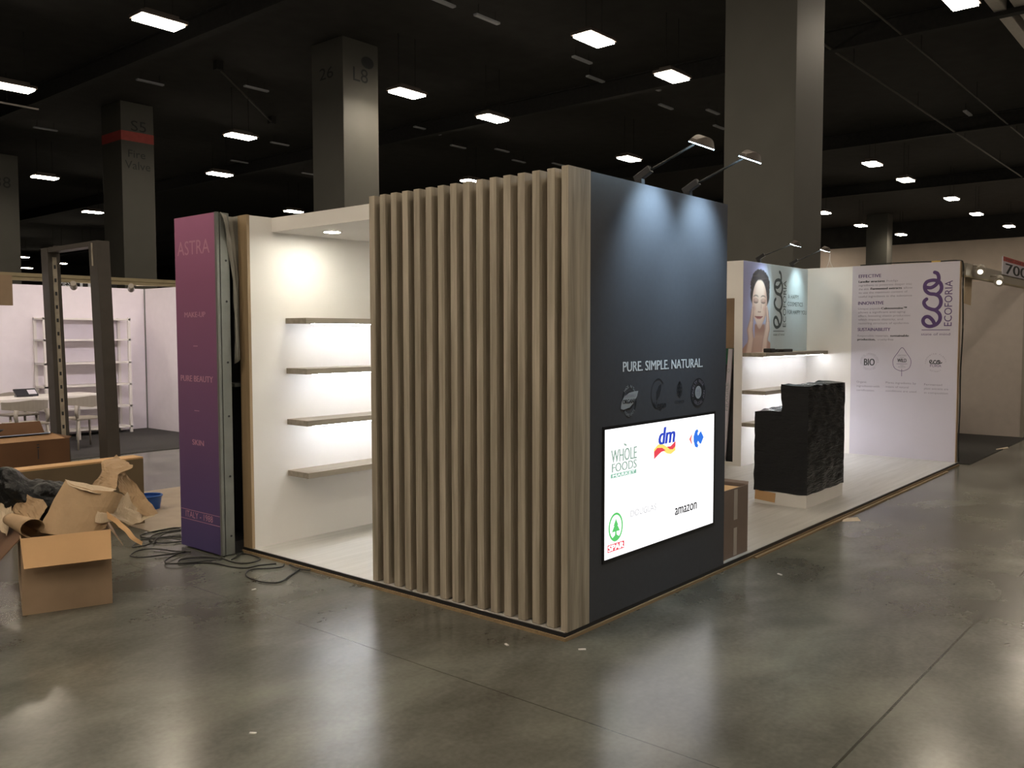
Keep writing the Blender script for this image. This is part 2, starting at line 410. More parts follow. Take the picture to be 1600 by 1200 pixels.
fr = Frame('S', 15.8, .004); b = flat(); text(b, fr, 'L8', 11.75, 12.26, 8.42, .36)
fw = Frame('W', 11.409, .004); text(b, fw, '26', 16.78, 16.2, 8.5, .3); fill(b, fr, ell(12.25, 8.98, .22, .16, 24), 0)
obj('column_number', b, M['ink'], c2)
fr = Frame('S', 26.5, .004); fw = Frame('W', 10.668, .004)
b = flat(); rect(b, fr, 10.668, 11.819, 8.2, 8.52); rect(b, fw, 27.877, 26.5, 8.2, 8.52); obj('red_band', b, M['red'], c3)
b = flat(); text(b, fr, 'S5', 11.02, 11.55, 8.56, .34); text(b, fr, 'Fire', 10.9, 11.5, 7.66, .25); text(b, fr, 'Valve', 10.78, 11.67, 7.27, .27); obj('column_lettering', b, M['ink'], c3)
fr = Frame('S', 39, .004); b = flat(); text(b, fr, '38', 11.2, 11.84, 8.06, .46); obj('column_number', b, M['ink'], c5)

# ---- hall lamps
def make_lamp(x, y, label, group):
    t = thing('hall_lamp', (x, y, 8.0), label, 'ceiling lamp', group)
    b = BM().box(x - .5, x + .5, y - .27, y + .27, 8.03, 8.1, bev=.012).box(x - .36, x + .36, y - .16, y + .16, 8.1, 8.19, bev=.015)
    obj('housing', b, M['lampbody'], t)
    obj('lens', BM().box(x - .45, x + .45, y - .23, y + .23, 7.985, 8.035, bev=.01), M['lens'], t)
    for s in (-1, 1): obj('suspension_rod', BM().tube([(x + s * .3, y, 8.18), (x + s * .3, y, 9.499)], .008, 6), M['beam'], t)
    return t
LAMPS = [
 (12.24, 8.36, 'lit hall lamp high above the dark wall, nearer the camera of its pair'),
 (15.77, 8.47, 'lit hall lamp just left of the thick column, farther of its pair'),
 (12.55, 14.57, 'lit hall lamp beside the L8 column, just right of it'),
 (16.05, 14.64, 'lit hall lamp above the middle of the slat screen'),
 (23.77, 14.84, 'lit hall lamp low between the slat screen and the first arm light'),
 (5.62, 14.51, 'lit hall lamp high at the upper left, alone above the fire valve column'),
 (5.59, 21.88, 'lit hall lamp cut by the left edge of the photo'),
 (12.55, 22.35, 'lit hall lamp right of the fire valve column, upper of two'),
 (15.79, 28.86, 'lit hall lamp right of the fire valve column, lower of two'),
 (11.59, 34.85, 'lit hall lamp left of the fire valve column, upper of two'),
 (17.45, 43.52, 'lit hall lamp left of the fire valve column, lower of two'),
 (24.10, 35.46, 'small lit hall lamp just above the white canopy edge'),
 (23.50, 22.38, 'small lit hall lamp peeping over the top of the slats'),
 (30.55, 8.43, 'lit hall lamp right of the thick column, nearest of that row'),
 (35.01, 8.52, 'lit hall lamp right of the thick column, second of that row'),
 (41.75, 8.40, 'lit hall lamp above the far column, third of the right row'),
 (42.59, 14.81, 'small lit hall lamp touching the right edge of the thick column'),
 (49.50, 15.21, 'small lit hall lamp touching the left of the far column'),
 (56.01, 14.86, 'small lit hall lamp just right of the far column'),
 (48.45, 8.80, 'small lit hall lamp near the right edge, left of the farthest'),
 (55.63, 8.62, 'farthest small lit hall lamp near the right edge'),
 (14.94, 1.75, 'large lit hall lamp cut by the top edge at the right'),
 (25.6, 62.4, 'tiny lit hall lamp seen through the arch, right under its top bar'),
 (30.6, 78.7, 'tiny lit hall lamp seen through the arch, lower left'),
 (25.75, 74.4, 'tiny lit hall lamp between the left edge column and the arch'),
 (30.8, 86.6, 'tiny lit hall lamp beside the left edge column, farther away'),
 (24.4, 64.5, 'tiny lit hall lamp seen through the arch, upper left corner'),
]
lamp0 = None; G = 'warm hall ceiling lamps'
for x, y, lab in LAMPS:
    if lamp0 is None: lamp0 = make_lamp(x, y, lab, G)
    else: dup(lamp0, (x, y, 8.0), lab)
for x, y in ((-9, 1.75), (-2, 1.75), (5.2, 1.75), (-9, 8.4), (-2, 8.4), (5.2, 8.4), (-9, -4.6), (-2, -4.6), (5.2, -4.6), (12.4, -4.6), (19.5, -4.6), (-9, -11), (-2, -11), (5.2, -11), (12.4, -11), (-9, 14.6), (-2, 14.6), (24, 1.75), (31, 1.75), (31, -4.6), (45, 1.75), (52, 1.75), (58.5, 1.75), (58.5, -4.6), (-5.5, 1.75), (-12.5, 1.75), (-5.5, -4.6), (-12.5, -4.6), (-5.5, 8.4), (-12.5, 8.4), (-16, 1.75), (-5.5, -11), (-16, 8.4), (60, 3.5), (60, -1), (59, 22), (59, 27), (59, 32), (1.6, 8.4), (-5.5, 14.6)):
    dup(lamp0, (x, y, 8.0), 'lit hall lamp added out of view to light the hall', 'hall lamps added out of view')  # unseen lamps extend the grid; some added only to brighten slats and walls

# ---- unlit strip fixtures on the ceiling
t = thing('unlit_strip_light', (0, 0, 0), '', 'ceiling light', 'unlit strip lights in the dark ceiling')
obj('strip_body', BM().box(-.42, .42, -.06, .06, 9.2, 9.25, bev=.01), M['unlit'], t)
for s in (-1, 1): obj('hanger', BM().tube([(s * .3, 0, 9.24), (s * .3, 0, 9.499)], .006, 6), M['beam'], t)
UN = [(19.27, 20.92, 'beside the L8 column, lower left'), (19.97, 21.1, 'beside the L8 column, second to its right'), (22.4, 22.1, 'midway between the two lamps over the slats'), (24.1, 21.22, 'right below the lamp over the slat screen'), (26.3, 22.15, 'over the slat tops, left one'), (28.0, 21.27, 'over the slat tops near the corner post'),
 (16.46, 11.7, 'just below the big lamp at top centre'), (18.2, 12.46, 'second below the big lamp at top centre'), (20.1, 11.64, 'below left of the pair lamp beside the thick column'), (22.36, 12.5, 'above the first arm light'), (24.0, 11.63, 'left of the thick column, upper'), (26.2, 12.5, 'left of the thick column, lower'),
 (17.4, 27.1, 'right of the two lamps at the fire valve column'), (22.2, 31.6, 'just left of the L8 column'), (29.87, 5.04, 'alone in the dark at the upper right'), (12.4, 11.6, 'near the top edge right of the L8 column'), (10.9, 11.65, 'cut by the top edge above the L8 column'), (9.8, 22.83, 'under the lamp at the upper left'), (12.26, 21.0, 'between the upper left lamp and the L8 column'), (10.3, 31.5, 'above the lamp left of the fire valve column'), (18.4, 31.5, 'below the lamp right of the fire valve column')]
for i, (x, y, w) in enumerate(UN):
    if i == 0: t.location = (x, y, 0); t['label'] = 'unlit grey strip light ' + w
    else: dup(t, (x, y, 0), 'unlit grey strip light ' + w)

# ---- conduits, ducts
for nm, y, r, z, lab in (('conduit_pipe', 4.12, .022, 9.0, 'thin pale conduit running along the ceiling at the upper right'), ('conduit_pipe', 5.85, .03, 9.0, 'thin dark conduit beside the thick column near the ceiling')):
    t = thing(nm, (10, y, z), lab, 'pipe')
    obj('pipe', BM().tube([(6, y, z), (61.8, y, z)], r, 8), M['conduit'], t)
    for k in range(9): obj('hanger', BM().tube([(9 + k * 6, y, z), (9 + k * 6, y, 9.5)], .01, 6), M['beam'], t)
t = thing('conduit_pipe', (5, 26.1, 8.6), 'short pale conduit under the lamp at the left edge', 'pipe')
obj('pipe', BM().tube([(1, 26.1, 8.6), (7.9, 26.1, 8.6)], .03, 8), M['duct'], t)
for k in range(2): obj('hanger', BM().tube([(3 + k * 4, 26.1, 8.6), (3 + k * 4, 26.1, 9.499)], .01, 6), M['beam'], t)
t = thing('roof_brace', (13, 22, 8.7), 'thin slanting roof brace left of the L8 column', 'brace')
obj('rod', BM().tube([(10.5, 20.25, 9.3), (15.3, 24.6, 9.3)], .03, 8), M['conduit'], t); obj('bracket', BM().box(15.2, 15.4, 24.5, 24.7, 9.25, 9.499), M['beam'], t); obj('bracket', BM().box(10.4, 10.6, 20.15, 20.35, 9.25, 9.499), M['beam'], t)
t = thing('air_duct', (20, 1.97, 9.1), 'pale duct crossing the top right corner of the photo', 'duct')
obj('duct_body', BM().box(8, 61.7, 1.84, 2.1, 9.08, 9.36, bev=.02), M['duct'], t)
for k in range(5): obj('hanger', BM().tube([(12 + k * 11, 1.97, 9.3), (12 + k * 11, 1.97, 9.499)], .012, 6), M['beam'], t)
t = thing('cable_tray', (20, 1.2, 9.1), 'pale and tan double tray beside the duct in the top right corner', 'tray')
obj('tray_side', BM().box(8, 61.7, 1.43, 1.68, 9.1, 9.34), M['duct'], t)
obj('tan_side', BM().box(8, 61.7, .55, 1.0, 9.12, 9.44), M['duct_tan'], t)
obj('tray_bottom', BM().box(8, 61.7, 1.0, 1.43, 9.16, 9.2), M['beam'], t)
for k in range(5): obj('hanger', BM().tube([(13 + k * 11, 1.2, 9.19), (13 + k * 11, 1.2, 9.499)], .012, 6), M['beam'], t)

# ================================================================== the front booth
H = 2.54; ZP = .04
t = thing('booth_platform', (4, 1.5, 0), 'low pale laminate platform under the slat screen and white booth', 'platform')
obj('deck', BM().box(.012, 8.26, .012, 3.06, .02, ZP), M['deck'], t)
obj('edge_trim', BM().box(0, 8.27, 0, .012, .018, ZP).box(0, .012, .012, 3.06, .018, ZP).box(8.26, 8.27, .012, 3.06, .018, ZP), M['blackedge'], t)
obj('plywood_base', BM().box(-.012, 8.26, -.012, .05, 0, .018).box(-.012, .05, .05, 3.06, 0, .018).box(.05, 8.26, .05, 3.06, 0, .018), M['plyedge'], t)
obj('edge_batten', BM().box(2.3, 7.6, -.045, -.02, 0, .012), M['plyedge'], t)

# slat screen
t = thing('slat_screen', (.06, .8, ZP), 'grey oak screen of tall vertical slats at the booth corner', 'slat screen')
obj('backing_panel', BM().box(.092, .13, .045, 1.59, ZP, H - .03), M['dark_oak'], t)
for k in range(15):
    e = .1385 + k * .1034
    obj('slat', BM().box(.02, .09, e - .051, e, ZP + .004, H, bev=.002), M['slat'], t)
obj('corner_post', BM().box(.02, .225, -.002, .042, ZP, H + .004, bev=.002), M['slat'], t)
obj('inner_face', BM().box(.131, .145, .045, 1.59, ZP, H - .03), M['white'], t)

# dark wall
t = thing('dark_wall_panel', (1.04, .06, ZP), 'charcoal wall panel with pure simple natural lettering beside the slats', 'wall panel')
obj('panel', BM().box(.226, 1.856, 0, .12, ZP, H, bev=.001), M['navy'], t)
fr = Frame('S', 0)
b = flat(); text(b, fr, 'PURE. SIMPLE. NATURAL.', .556, 1.517, 1.437, .057, bold=.0022); obj('headline_lettering', b, M['light_ink'], t)
# badges
b = flat(); ring(b, fr, .626, 1.265, .072, .088, .014, 0); ring(b, fr, .626, 1.265, .04, .05, .006, 0)
arc_text(b, fr, 'MADE WITH', .626, 1.265, .07, .085, 140, 40, .017, 1, .001); arc_text(b, fr, 'INGREDIENTS', .626, 1.265, .07, .085, 220, 320, .015, 1, .001, True)
fill(b, fr, [(.531, 1.223), (.56, 1.215), (.625, 1.225), (.68, 1.255), (.708, 1.29), (.72, 1.318), (.68, 1.318), (.62, 1.312), (.565, 1.29), (.54, 1.26)], 1, .002)
text(b, fr, 'ORGANIC', .552, .70, 1.25, .024, mi=2, d=.003, bold=.0015); text(b, fr, 'CERTIFIED', .565, .69, 1.286, .014, mi=3, d=.003)
obj('organic_badge', b, [M['dim_ink'], M['grey_ink'], M['dim_ink'], M['body_ink']], t)
b = flat(); ring(b, fr, .95, 1.29, .08, .09, .006, 0, 0, 40, 300)
fill(b, fr, [(.935, 1.25), (.93, 1.3), (.955, 1.335), (.99, 1.35), (.985, 1.31), (.965, 1.27)], 0); text(b, fr, 'Vegan', .9, 1.045, 1.2, .04, bold=.002); obj('vegan_badge', b, M['dim_ink'], t)
b = flat()
for a in range(0, 360, 45): ring(b, fr, 1.215 + .02 * math.cos(math.radians(a)), 1.3 + .03 * math.sin(math.radians(a)), .013, .016, .005)
fill(b, fr, ell(1.215, 1.345, .014, .012, 12)); text(b, fr, 'COSMOS', 1.155, 1.275, 1.215, .018); obj('natural_badge', b, M['dim_ink'], t)
b = flat(); ring(b, fr, 1.46, 1.272, .078, .074, .034, 0); fill(b, fr, ell(1.46, 1.272, .05, .047), 1, .001); ring(b, fr, 1.46, 1.272, .095, .091, .006, 0, .001); ring(b, fr, 1.46, 1.272, .05, .048, .012, 0, .0012)
arc_text(b, fr, 'CRUELTY FREE  NOT TESTED  ', 1.46, 1.272, .077, .073, 200, -160, .02, 2, .002); text(b, fr, 'BIO', 1.435, 1.485, 1.275, .018, mi=2, d=.003); text(b, fr, 'ECO', 1.435, 1.485, 1.25, .018, mi=2, d=.003)
obj('round_badge', b, [M['dim_ink'], M['grey_ink'], M['body_ink']], t)

# display
t = thing('wall_display', (1.03, 0, .37), 'lit white display with shop logos set in the charcoal wall', 'screen')
T0, T1, Z0, Z1 = .367, 1.684, .367, 1.114
b = BM().box(T0 - .018, T1 + .018, -.006, .0, Z0 - .018, Z0).box(T0 - .018, T1 + .018, -.006, .0, Z1, Z1 + .018).box(T0 - .018, T0, -.006, .0, Z0, Z1).box(T1, T1 + .018, -.006, .0, Z0, Z1)
obj('bezel', b, M['bezel'], t)
obj('panel_glass', BM().box(T0, T1, -.003, -.0005, Z0, Z1), M['screen'], t)
def em(n, c, s): return emit('screen_' + n, c, s)
EB = em('blue', (.03, .07, .62), .9); ER = em('red', (.85, .06, .09), 1.); EY = em('yellow', (1, .8, .18), 1.); EG = em('green', (.12, .62, .16), 1.); EK = em('black', (.02, .02, .025), .5)
EF = em('pale_green', (.36, .50, .42), .9); EFG = em('mid_green', (.27, .53, .40), 1.); EC = em('bright_blue', (.03, .19, .82), 1.); EW = em('white', (1, 1, 1), 1.7); EV = em('faint', (.93, .93, .94), 1.); ED = em('pale_grey', (.55, .55, .57), 1.); EPR = em('soft_red', (.9, .2, .18), 1.)
fs = Frame('S', -.003, .001)
b = flat(); text(b, fs, 'WHOLE', .435, .705, .918, .072, bold=.003); text(b, fs, 'FOODS', .443, .705, .862, .05, bold=.003); fill(b, fs, [(.56, 1.02), (.575, 1.005), (.6, 1.0), (.59, 1.015)])
rect(b, fs, .43, .703, .829, .853, 1); text(b, fs, 'MARKET', .45, .685, .833, .016, mi=2, d=.001); obj('organic_grocer_logo', b, [EF, EFG, EW], t)
b = flat(); text(b, fs, 'dm', .955, 1.145, .972, .105, slant=.2, bold=.008)
W1 = [(.903, .95), (.95, .975), (1.0, .975), (1.06, .95), (1.11, .94), (1.164, .958), (1.164, .918), (1.11, .9), (1.06, .908), (1.0, .935), (.95, .935), (.903, .912)]
fill(b, fs, W1, 1); fill(b, fs, [(.903, .935), (.94, .955), (1.0, .95), (1.04, .93), (.99, .925), (.95, .91), (.903, .888)], 2, .001); fill(b, fs, [(1.055, .953), (1.1, .95), (1.164, .978), (1.164, .945), (1.13, .928), (1.09, .932)], 2, .001)
obj('drugstore_logo', b, [EB, EY, ER], t)
b = flat(); fill(b, fs, [(1.34, .972), (1.385, 1.01), (1.37, .97), (1.385, .925)], 1)
fill(b, fs, [(1.42, 1.02), (1.40, .985), (1.4, .955), (1.42, .915), (1.455, .905), (1.465, .92), (1.45, .935), (1.46, .95), (1.485, .93), (1.5, .925), (1.538, .968), (1.5, 1.012), (1.485, 1.005), (1.46, .985), (1.452, 1.0), (1.465, 1.015), (1.45, 1.03)], 0)
text(b, fs, 'Carrefour', 1.305, 1.486, .84, .022, mi=2); obj('hypermarket_logo', b, [EC, EPR, EV], t)
b = flat(); text(b, fs, 'DOUGLAS', .642, .934, .573, .038, bold=.001); obj('perfumery_logo', b, ED, t)
b = flat(); text(b, fs, 'amazon', 1.166, 1.45, .5, .068, bold=.003); obj('online_shop_logo', b, EK, t)
b = flat(); ring(b, fs, .485, .541, .068, .077, .014, 0)
fill(b, fs, [(.485, .59), (.51, .55), (.502, .55), (.527, .515), (.492, .515), (.495, .495), (.53, .478), (.485, .466), (.44, .478), (.475, .495), (.478, .515), (.443, .515), (.468, .55), (.46, .55)], 0, .001)
rect(b, fs, .401, .575, .403, .447, 1); text(b, fs, 'SPAR', .41, .567, .409, .033, mi=2, d=.001, bold=.004); obj('fir_tree_logo', b, [EG, ER, EW], t)

# arm lights
def arm_light(x, yw, zt, head_y, head_z, lens, label, group, hl=.105):
    t = thing('arm_light', (x, yw, zt), label, 'arm light', group)
    b = BM().box(x - .03, x + .03, yw - .012, yw + .06, zt - .05, zt + .004).box(x - .02, x + .02, yw + .0, yw + .04, zt, zt + .05, bev=.004)
    b.obox(Vector((x, yw - .0, zt + .075)), (.034, .12, .045), Matrix.Rotation(-math.radians(28), 3, 'X'), bev=.006)
    obj('clamp', b, M['bezel'], t)
    obj('arm', BM().tube([(x, yw - .04, zt + .09), (x, head_y + .05, head_z + .012)], .008, 8), M['cable'], t)
    tilt = Matrix.Rotation(math.radians(24), 3, 'X'); b = BM(); n = 9
    b2 = bmesh.new(); prof = []
    for i in range(n):
        s = -1 + 2 * i / (n - 1); w = .055 * (1 - .45 * s * s); hgt = .042 * (1 - .75 * s * s) + .01
        prof.append([b2.verts.new((s * hl, -w, 0)), b2.verts.new((s * hl, -w * .55, hgt)), b2.verts.new((s * hl, w * .55, hgt)), b2.verts.new((s * hl, w, 0))])
    for i in range(n - 1):
        for k in range(4): b2.faces.new((prof[i][k], prof[i][(k + 1) % 4], prof[i + 1][(k + 1) % 4], prof[i + 1][k]))
    b2.faces.new(prof[0]); b2.faces.new(prof[-1])
    b.merge(b2, 0, Matrix.Translation((x, head_y, head_z)) @ tilt.to_4x4()); hd = obj('lamp_head', b, M['lampbody'], t)
    b = BM(); b.obox(Vector((x, head_y, head_z)) + tilt @ Vector((0, 0, -.001)), (hl * 1.9, .06, .008), tilt); obj('led_lens', b, lens, hd)
    ld = bpy.data.lights.new('arm_beam', 'SPOT'); ld.energy = ARM_BEAM if lens is M['armlens'] else ECO_BEAM; ld.color = (.62, .85, 1) if lens is M['armlens'] else (.72, .96, 1)
    ld.spot_size = math.radians(82 if lens is M['armlens'] else 66); ld.spot_blend = 1.0; ld.shadow_soft_size = .05
    lo = bpy.data.objects.new('arm_beam', ld); COL.objects.link(lo); lo.parent = t; p = Vector((x, head_y, head_z - .03)); lo.location = p - Vector((x, yw, zt))
    lo.rotation_euler = (Vector((x, yw - .03, zt - .38)) - p).to_track_quat('-Z', 'Y').to_euler()
    return t
arm_light(.86, .06, H, -.33, 2.735, M['armlens'], 'black arm light on the dark wall top, the one nearer the slats', 'arm lights')
arm_light(1.45, .06, H, -.35, 2.74, M['armlens'], 'black arm light on the dark wall top, the one farther from the slats', 'arm lights')

# left display niche
t = thing('shelf_wall', (.9, 2.99, ZP), 'tall white wall with oak front edge carrying four lit shelves', 'wall panel')
obj('panel', BM().box(.024, 1.86, 2.94, 3.05, ZP, H), M['white'], t)
obj('oak_edge', BM().box(.0, .024, 2.936, 3.052, ZP, H + .003, bev=.001), M['oakz'], t)
obj('niche_side', BM().box(.126 + .02, 1.72, .13, .135, ZP, H - .03), M['white'], t)
obj('back_panel', BM().box(1.82, 1.86, .13, 2.94, ZP, H - .02), M['white'], t)  # unseen back wall of the niche, put in so light bounces
t = thing('canopy', (1, 2.3, 2.43), 'white canopy slab bridging the niche between slat screen and shelf wall', 'canopy')
obj('slab', BM().box(.222, 1.82, .14, 2.94, 2.433, H - .002), M['white'], t)
def downlight(x, y, lab):
    t = thing('downlight', (x, y, 2.43), lab, 'downlight')
    b = BM(); n = 32
    for i in range(n):
        a, c = 2 * math.pi * i / n, 2 * math.pi * (i + 1) / n
        q = lambda r, ang, z: Vector((x + r * math.cos(ang), y + r * math.sin(ang), z))
        b.poly([q(.062, a, 2.424), q(.062, c, 2.424), q(.08, c, 2.431), q(.08, a, 2.431)]); b.poly([q(.062, a, 2.4325), q(.062, c, 2.4325), q(.062, c, 2.424), q(.062, a, 2.424)])
    obj('trim_ring', b, M['whitemetal'], t); obj('lens', BM().disc((x, y, 2.426), .06, (0, 0, 1), .006), M['downlens'], t)
downlight(.49, 2.557, 'round lit downlight in the canopy above the niche shelves')
downlight(1.35, 1.5, 'unseen downlight added in the canopy, behind the slat screen')  # extra downlight put in to brighten the niche
downlight(.6, .95, 'unseen downlight added in the canopy, close behind the slats')  # another unseen one, added for niche brightness
SH = [(1.782, 'topmost'), (1.396, 'second from top'), (1.0, 'third from top'), (.6, 'lowest')]
for i, (z, w) in enumerate(SH):
    t = thing('wall_shelf', (1, 2.8, z), '%s oak shelf on the white niche wall beside the slats' % w, 'shelf', 'oak shelves in the niche')
    obj('board', BM().box(.333, 1.8, 2.683, 2.94, z - .043, z, bev=.0015), M['oakx'], t)
    if i < 3: obj('led_strip', BM().box(.42, 1.76, 2.72, 2.735, z - .0505, z - .0435), M['strip'], t)

# rear white walls of the booth
t = thing('rear_wall', (4.0, 3.0, ZP), 'white rear wall running behind the dark wall to the storage cabin', 'wall panel')
obj('panel', BM().box(1.87, 8.2, 2.94, 3.05, ZP, H), M['white'], t)
# storage cabin side with doorway
X = 6.2
t = thing('storage_cabin', (X, 2.4, ZP), 'white cabin side with an open doorway left of the portrait wall', 'wall panel')
obj('pillar', BM().box(X, X + .05, 1.95, 2.06, ZP, H, bev=.001), M['white'], t)
obj('header', BM().box(X, X + .05, 2.06, 2.93, 2.09, H), M['white'], t)
obj('rear_pillar', BM().box(X, X + .05, 2.78, 2.93, ZP, 2.09), M['white'], t)
obj('sill', BM().box(X, X + .05, 2.06, 2.78, ZP, .078), M['white'], t)
t = thing('tall_board', (6.4, 2.4, ZP), 'tan board standing inside the cabin doorway', 'board')
obj('sheet', BM().obox(Vector((6.58, 2.42, 1.11)), (.03, .68, 2.1), Matrix.Rotation(math.radians(2), 3, 'Y'), bev=.002), M['beige'], t)
obj('edge_strip', BM().obox(Vector((6.58, 2.07, 1.11)), (.034, .02, 2.1), Matrix.Rotation(math.radians(2), 3, 'Y')), M['plyedge'], t)
t = thing('dark_crate', (6.42, 2.4, ZP), 'dark crate inside the cabin doorway below the green box', 'crate')
obj('crate_body', BM().box(6.37, 6.475, 2.14, 2.72, ZP, 1.26, bev=.004), M['darkpanel'], t); obj('crate_lid', BM().box(6.365, 6.478, 2.135, 2.725, 1.26, 1.275), M['bezel'], t)
t = thing('green_box', (6.42, 2.35, 1.275), 'dark green box on the crate inside the cabin doorway', 'box')
obj('box_body', BM().box(6.38, 6.465, 2.16, 2.6, 1.275, 1.46, bev=.003), M['green'], t); obj('box_lid', BM().box(6.376, 6.468, 2.155, 2.605, 1.44, 1.475, bev=.002), M['green'], t)
t = thing('packed_panel', (6.33, 2.2, ZP), 'narrow white printed panel leaning in the cabin doorway', 'panel')
rot = Matrix.Rotation(math.radians(3.4), 3, 'X')
obj('sheet', BM().obox(Vector((6.34, 2.21, .755)), (.03, .055, 1.43), rot, bev=.002), M['whitep'], t)
b = flat(); fw = Frame('W', 6.325, .002); text(b, fw, 'FRAGILE', .7, 1.05, 2.19, .035, vertical=True); ring(b, fw, 2.19, 1.2, .014, .02, .006); obj('print_marks', b, M['grey_ink'], t)

# portrait wall (faces -Y)
Y = 1.95
def mixc(a, b_, k): k = max(0, min(1, k)); return tuple(p + (q - p) * k for p, q in zip(a, b_))
def sstep(a, b_, x): 
    k = max(0, min(1, (x - a) / (b_ - a))); return k * k * (3 - 2 * k)
def portrait_color(u, v):
    """printed studio portrait of a smiling woman with closed eyes, hands at her cheeks; u right, v up in 0..1"""
    X_ = 105 + u * 295; Y_ = 50 + (1 - v) * 1080
    E_ = lambda cx, cy, rx, ry: math.hypot((X_ - cx) / rx, (Y_ - cy) / ry)
    c = mixc((.46, .46, .74), (.62, .70, .76), sstep(.6, 1., u))
    skin = (.74, .50, .42); lit = (.86, .66, .58); shade = (.46, .25, .20); hair = (.030, .025, .032)
    k = E_(270, 330, 112, 205); hk = 1 - sstep(.96, 1.03, k + .07 * noise.noise(Vector((X_ * .06, Y_ * .04, 1))))
    side = (1 - sstep(.92, 1.05, E_(268, 440, 112, 175))) * (1 - .0 * u) 
    st = .5 + .5 * noise.noise(Vector(((X_ - 268) * .07 + .0009 * (X_ - 268) * (Y_ - 300), Y_ * .012, 5))); c = mixc(c, mixc(hair, (.13, .095, .085), st * st * .9), max(hk, side)); c = mixc(c, (.10, .075, .07), .5 * (1 - sstep(.0, .55, E_(300, 200, 70, 60))))
    neck = sstep(205, 218, X_) * (1 - sstep(322, 336, X_)) * sstep(770, 800, Y_)
    sh = 1 - sstep(.97, 1.03, E_(262, 1180, 170 + max(0, Y_ - 930) * .2, 240))
    c = mixc(c, mixc(shade, skin, sstep(840, 1000, Y_)), neck); c = mixc(c, mixc(skin, shade, .35 + .4 * sstep(.2, .8, abs(X_ - 262) / 160)), sh * sstep(900, 960, Y_))
    fw_ = 86 - 34 * sstep(640, 830, Y_); fk = 1 - sstep(.96, 1.03, math.hypot((X_ - 266) / fw_, (Y_ - 545) / 297)); hl_ = 252 + 62 * (abs(X_ - 268) / 68) ** 3 + 7 * noise.noise(Vector((X_ * .12, 3, 7))); fk *= sstep(hl_ - 10, hl_ + 16, Y_)
    f = mixc(lit, skin, sstep(.35, 1., abs(X_ - 262) / fw_)); f = mixc(f, shade, .55 * sstep(.6, 1.0, (X_ - 262) / fw_)); f = mixc(f, shade, .45 * sstep(740, 840, Y_))
    for ex in (222, 306):
        f = mixc(f, (.47, .27, .22), .75 * (1 - sstep(.5, 1.05, E_(ex, 505, 38, 38))))
        f = mixc(f, (.75, .53, .46), .7 * (1 - sstep(.3, 1., E_(ex, 495, 24, 15))))
        lid = 520 + 10 * (1 - ((X_ - ex) / 30) ** 2)
        if abs(X_ - ex) < 30: f = mixc(f, (.08, .05, .05), .85 * (1 - sstep(3, 8, abs(Y_ - lid))) * (1 - sstep(20, 29, abs(X_ - ex))))
        br = 462 - 20 * (1 - ((X_ - ex) / 30) ** 2)
        f = mixc(f, (.12, .075, .06), .75 * (1 - sstep(4, 11, abs(Y_ - br))) * (1 - sstep(22, 32, abs(X_ - ex))))
    f = mixc(f, (.80, .60, .52), .6 * (1 - sstep(.2, 1., E_(262, 560, 9, 70)))); f = mixc(f, shade, .5 * (1 - sstep(.3, 1., E_(283, 570, 8, 60))))
    f = mixc(f, shade, .7 * (1 - sstep(.4, 1., E_(263, 640, 26, 10)))); 
    for nx in (251, 276): f = mixc(f, (.14, .06, .05), .8 * (1 - sstep(.4, 1., E_(nx, 636, 6, 5))))
    ml = 692 + 14 * (1 - ((X_ - 258) / 46) ** 2)
    if abs(X_ - 258) < 46:
        th = 18 * (1 - ((X_ - 258) / 47) ** 2) + 2; f = mixc(f, (.45, .13, .13), .9 * (1 - sstep(th * .8, th * 1.1, abs(Y_ - ml - 1)))); f = mixc(f, (.16, .03, .04), .85 * (1 - sstep(2, 5, abs(Y_ - ml + 2))))
    f = mixc(f, (.68, .34, .29), .35 * (1 - sstep(.2, 1., min(E_(205, 600, 26, 45), E_(318, 600, 26, 45))))); f = mixc(f, lit, .4 * (1 - sstep(.2, 1, E_(262, 770, 30, 28))))
    c = mixc(c, f, fk)
    for sgn, pts in ((1, [(150, 1130, 40), (172, 960, 34), (160, 850, 34), (176, 740, 22), (186, 640, 15), (190, 560, 9)]), (-1, [(322, 1130, 40), (336, 960, 33), (358, 850, 32), (362, 740, 20), (354, 640, 15), (346, 565, 9)])):
        d = 9; 
        for (x0, y0, r0), (x1, y1, r1) in zip(pts, pts[1:]):
            dx, dy = x1 - x0, y1 - y0; tt = max(0, min(1, ((X_ - x0) * dx + (Y_ - y0) * dy * .2) / (dx * dx + dy * dy * .2)))
            tt = max(0, min(1, (Y_ - y0) / dy)); q = abs(X_ - x0 - dx * tt) / (r0 + (r1 - r0) * tt)
            if min(y0, y1) - 1 <= Y_ <= max(y0, y1) + 1: d = min(d, q)
        hcol = mixc((.84, .64, .56), (.55, .33, .28), sstep(.35, 1., d)); c = mixc(c, hcol, 1 - sstep(.9, 1.05, d))
        for off in (-10, 10):
            xx = (178 if sgn > 0 else 360) + off + (Y_ - 700) * .03 * -sgn
            if 570 + abs(off) < Y_ < 760 and d < 1.3: c = mixc(c, (.36, .18, .15), .6 * (1 - sstep(1, 4, abs(X_ - xx))))
    return c
t = thing('portrait_wall', (7.2, 1.97, ZP), 'white wall printed with a smiling woman portrait and dark eco lettering', 'wall panel')
obj('panel', BM().box(X + .05, 8.2, Y, Y + .05, ZP, H), M['white'], t)
b = flat(); fr = Frame('S', Y, .001)
NU, NV = 84, 132; U0, U1, V0, V1 = 6.2, 7.0, 1.38, 2.538
vc = []; gv = [[b.bm.verts.new(fr(U0 + (U1 - U0) * i / NU, V0 + (V1 - V0) * j / NV)) for j in range(NV + 1)] for i in range(NU + 1)]
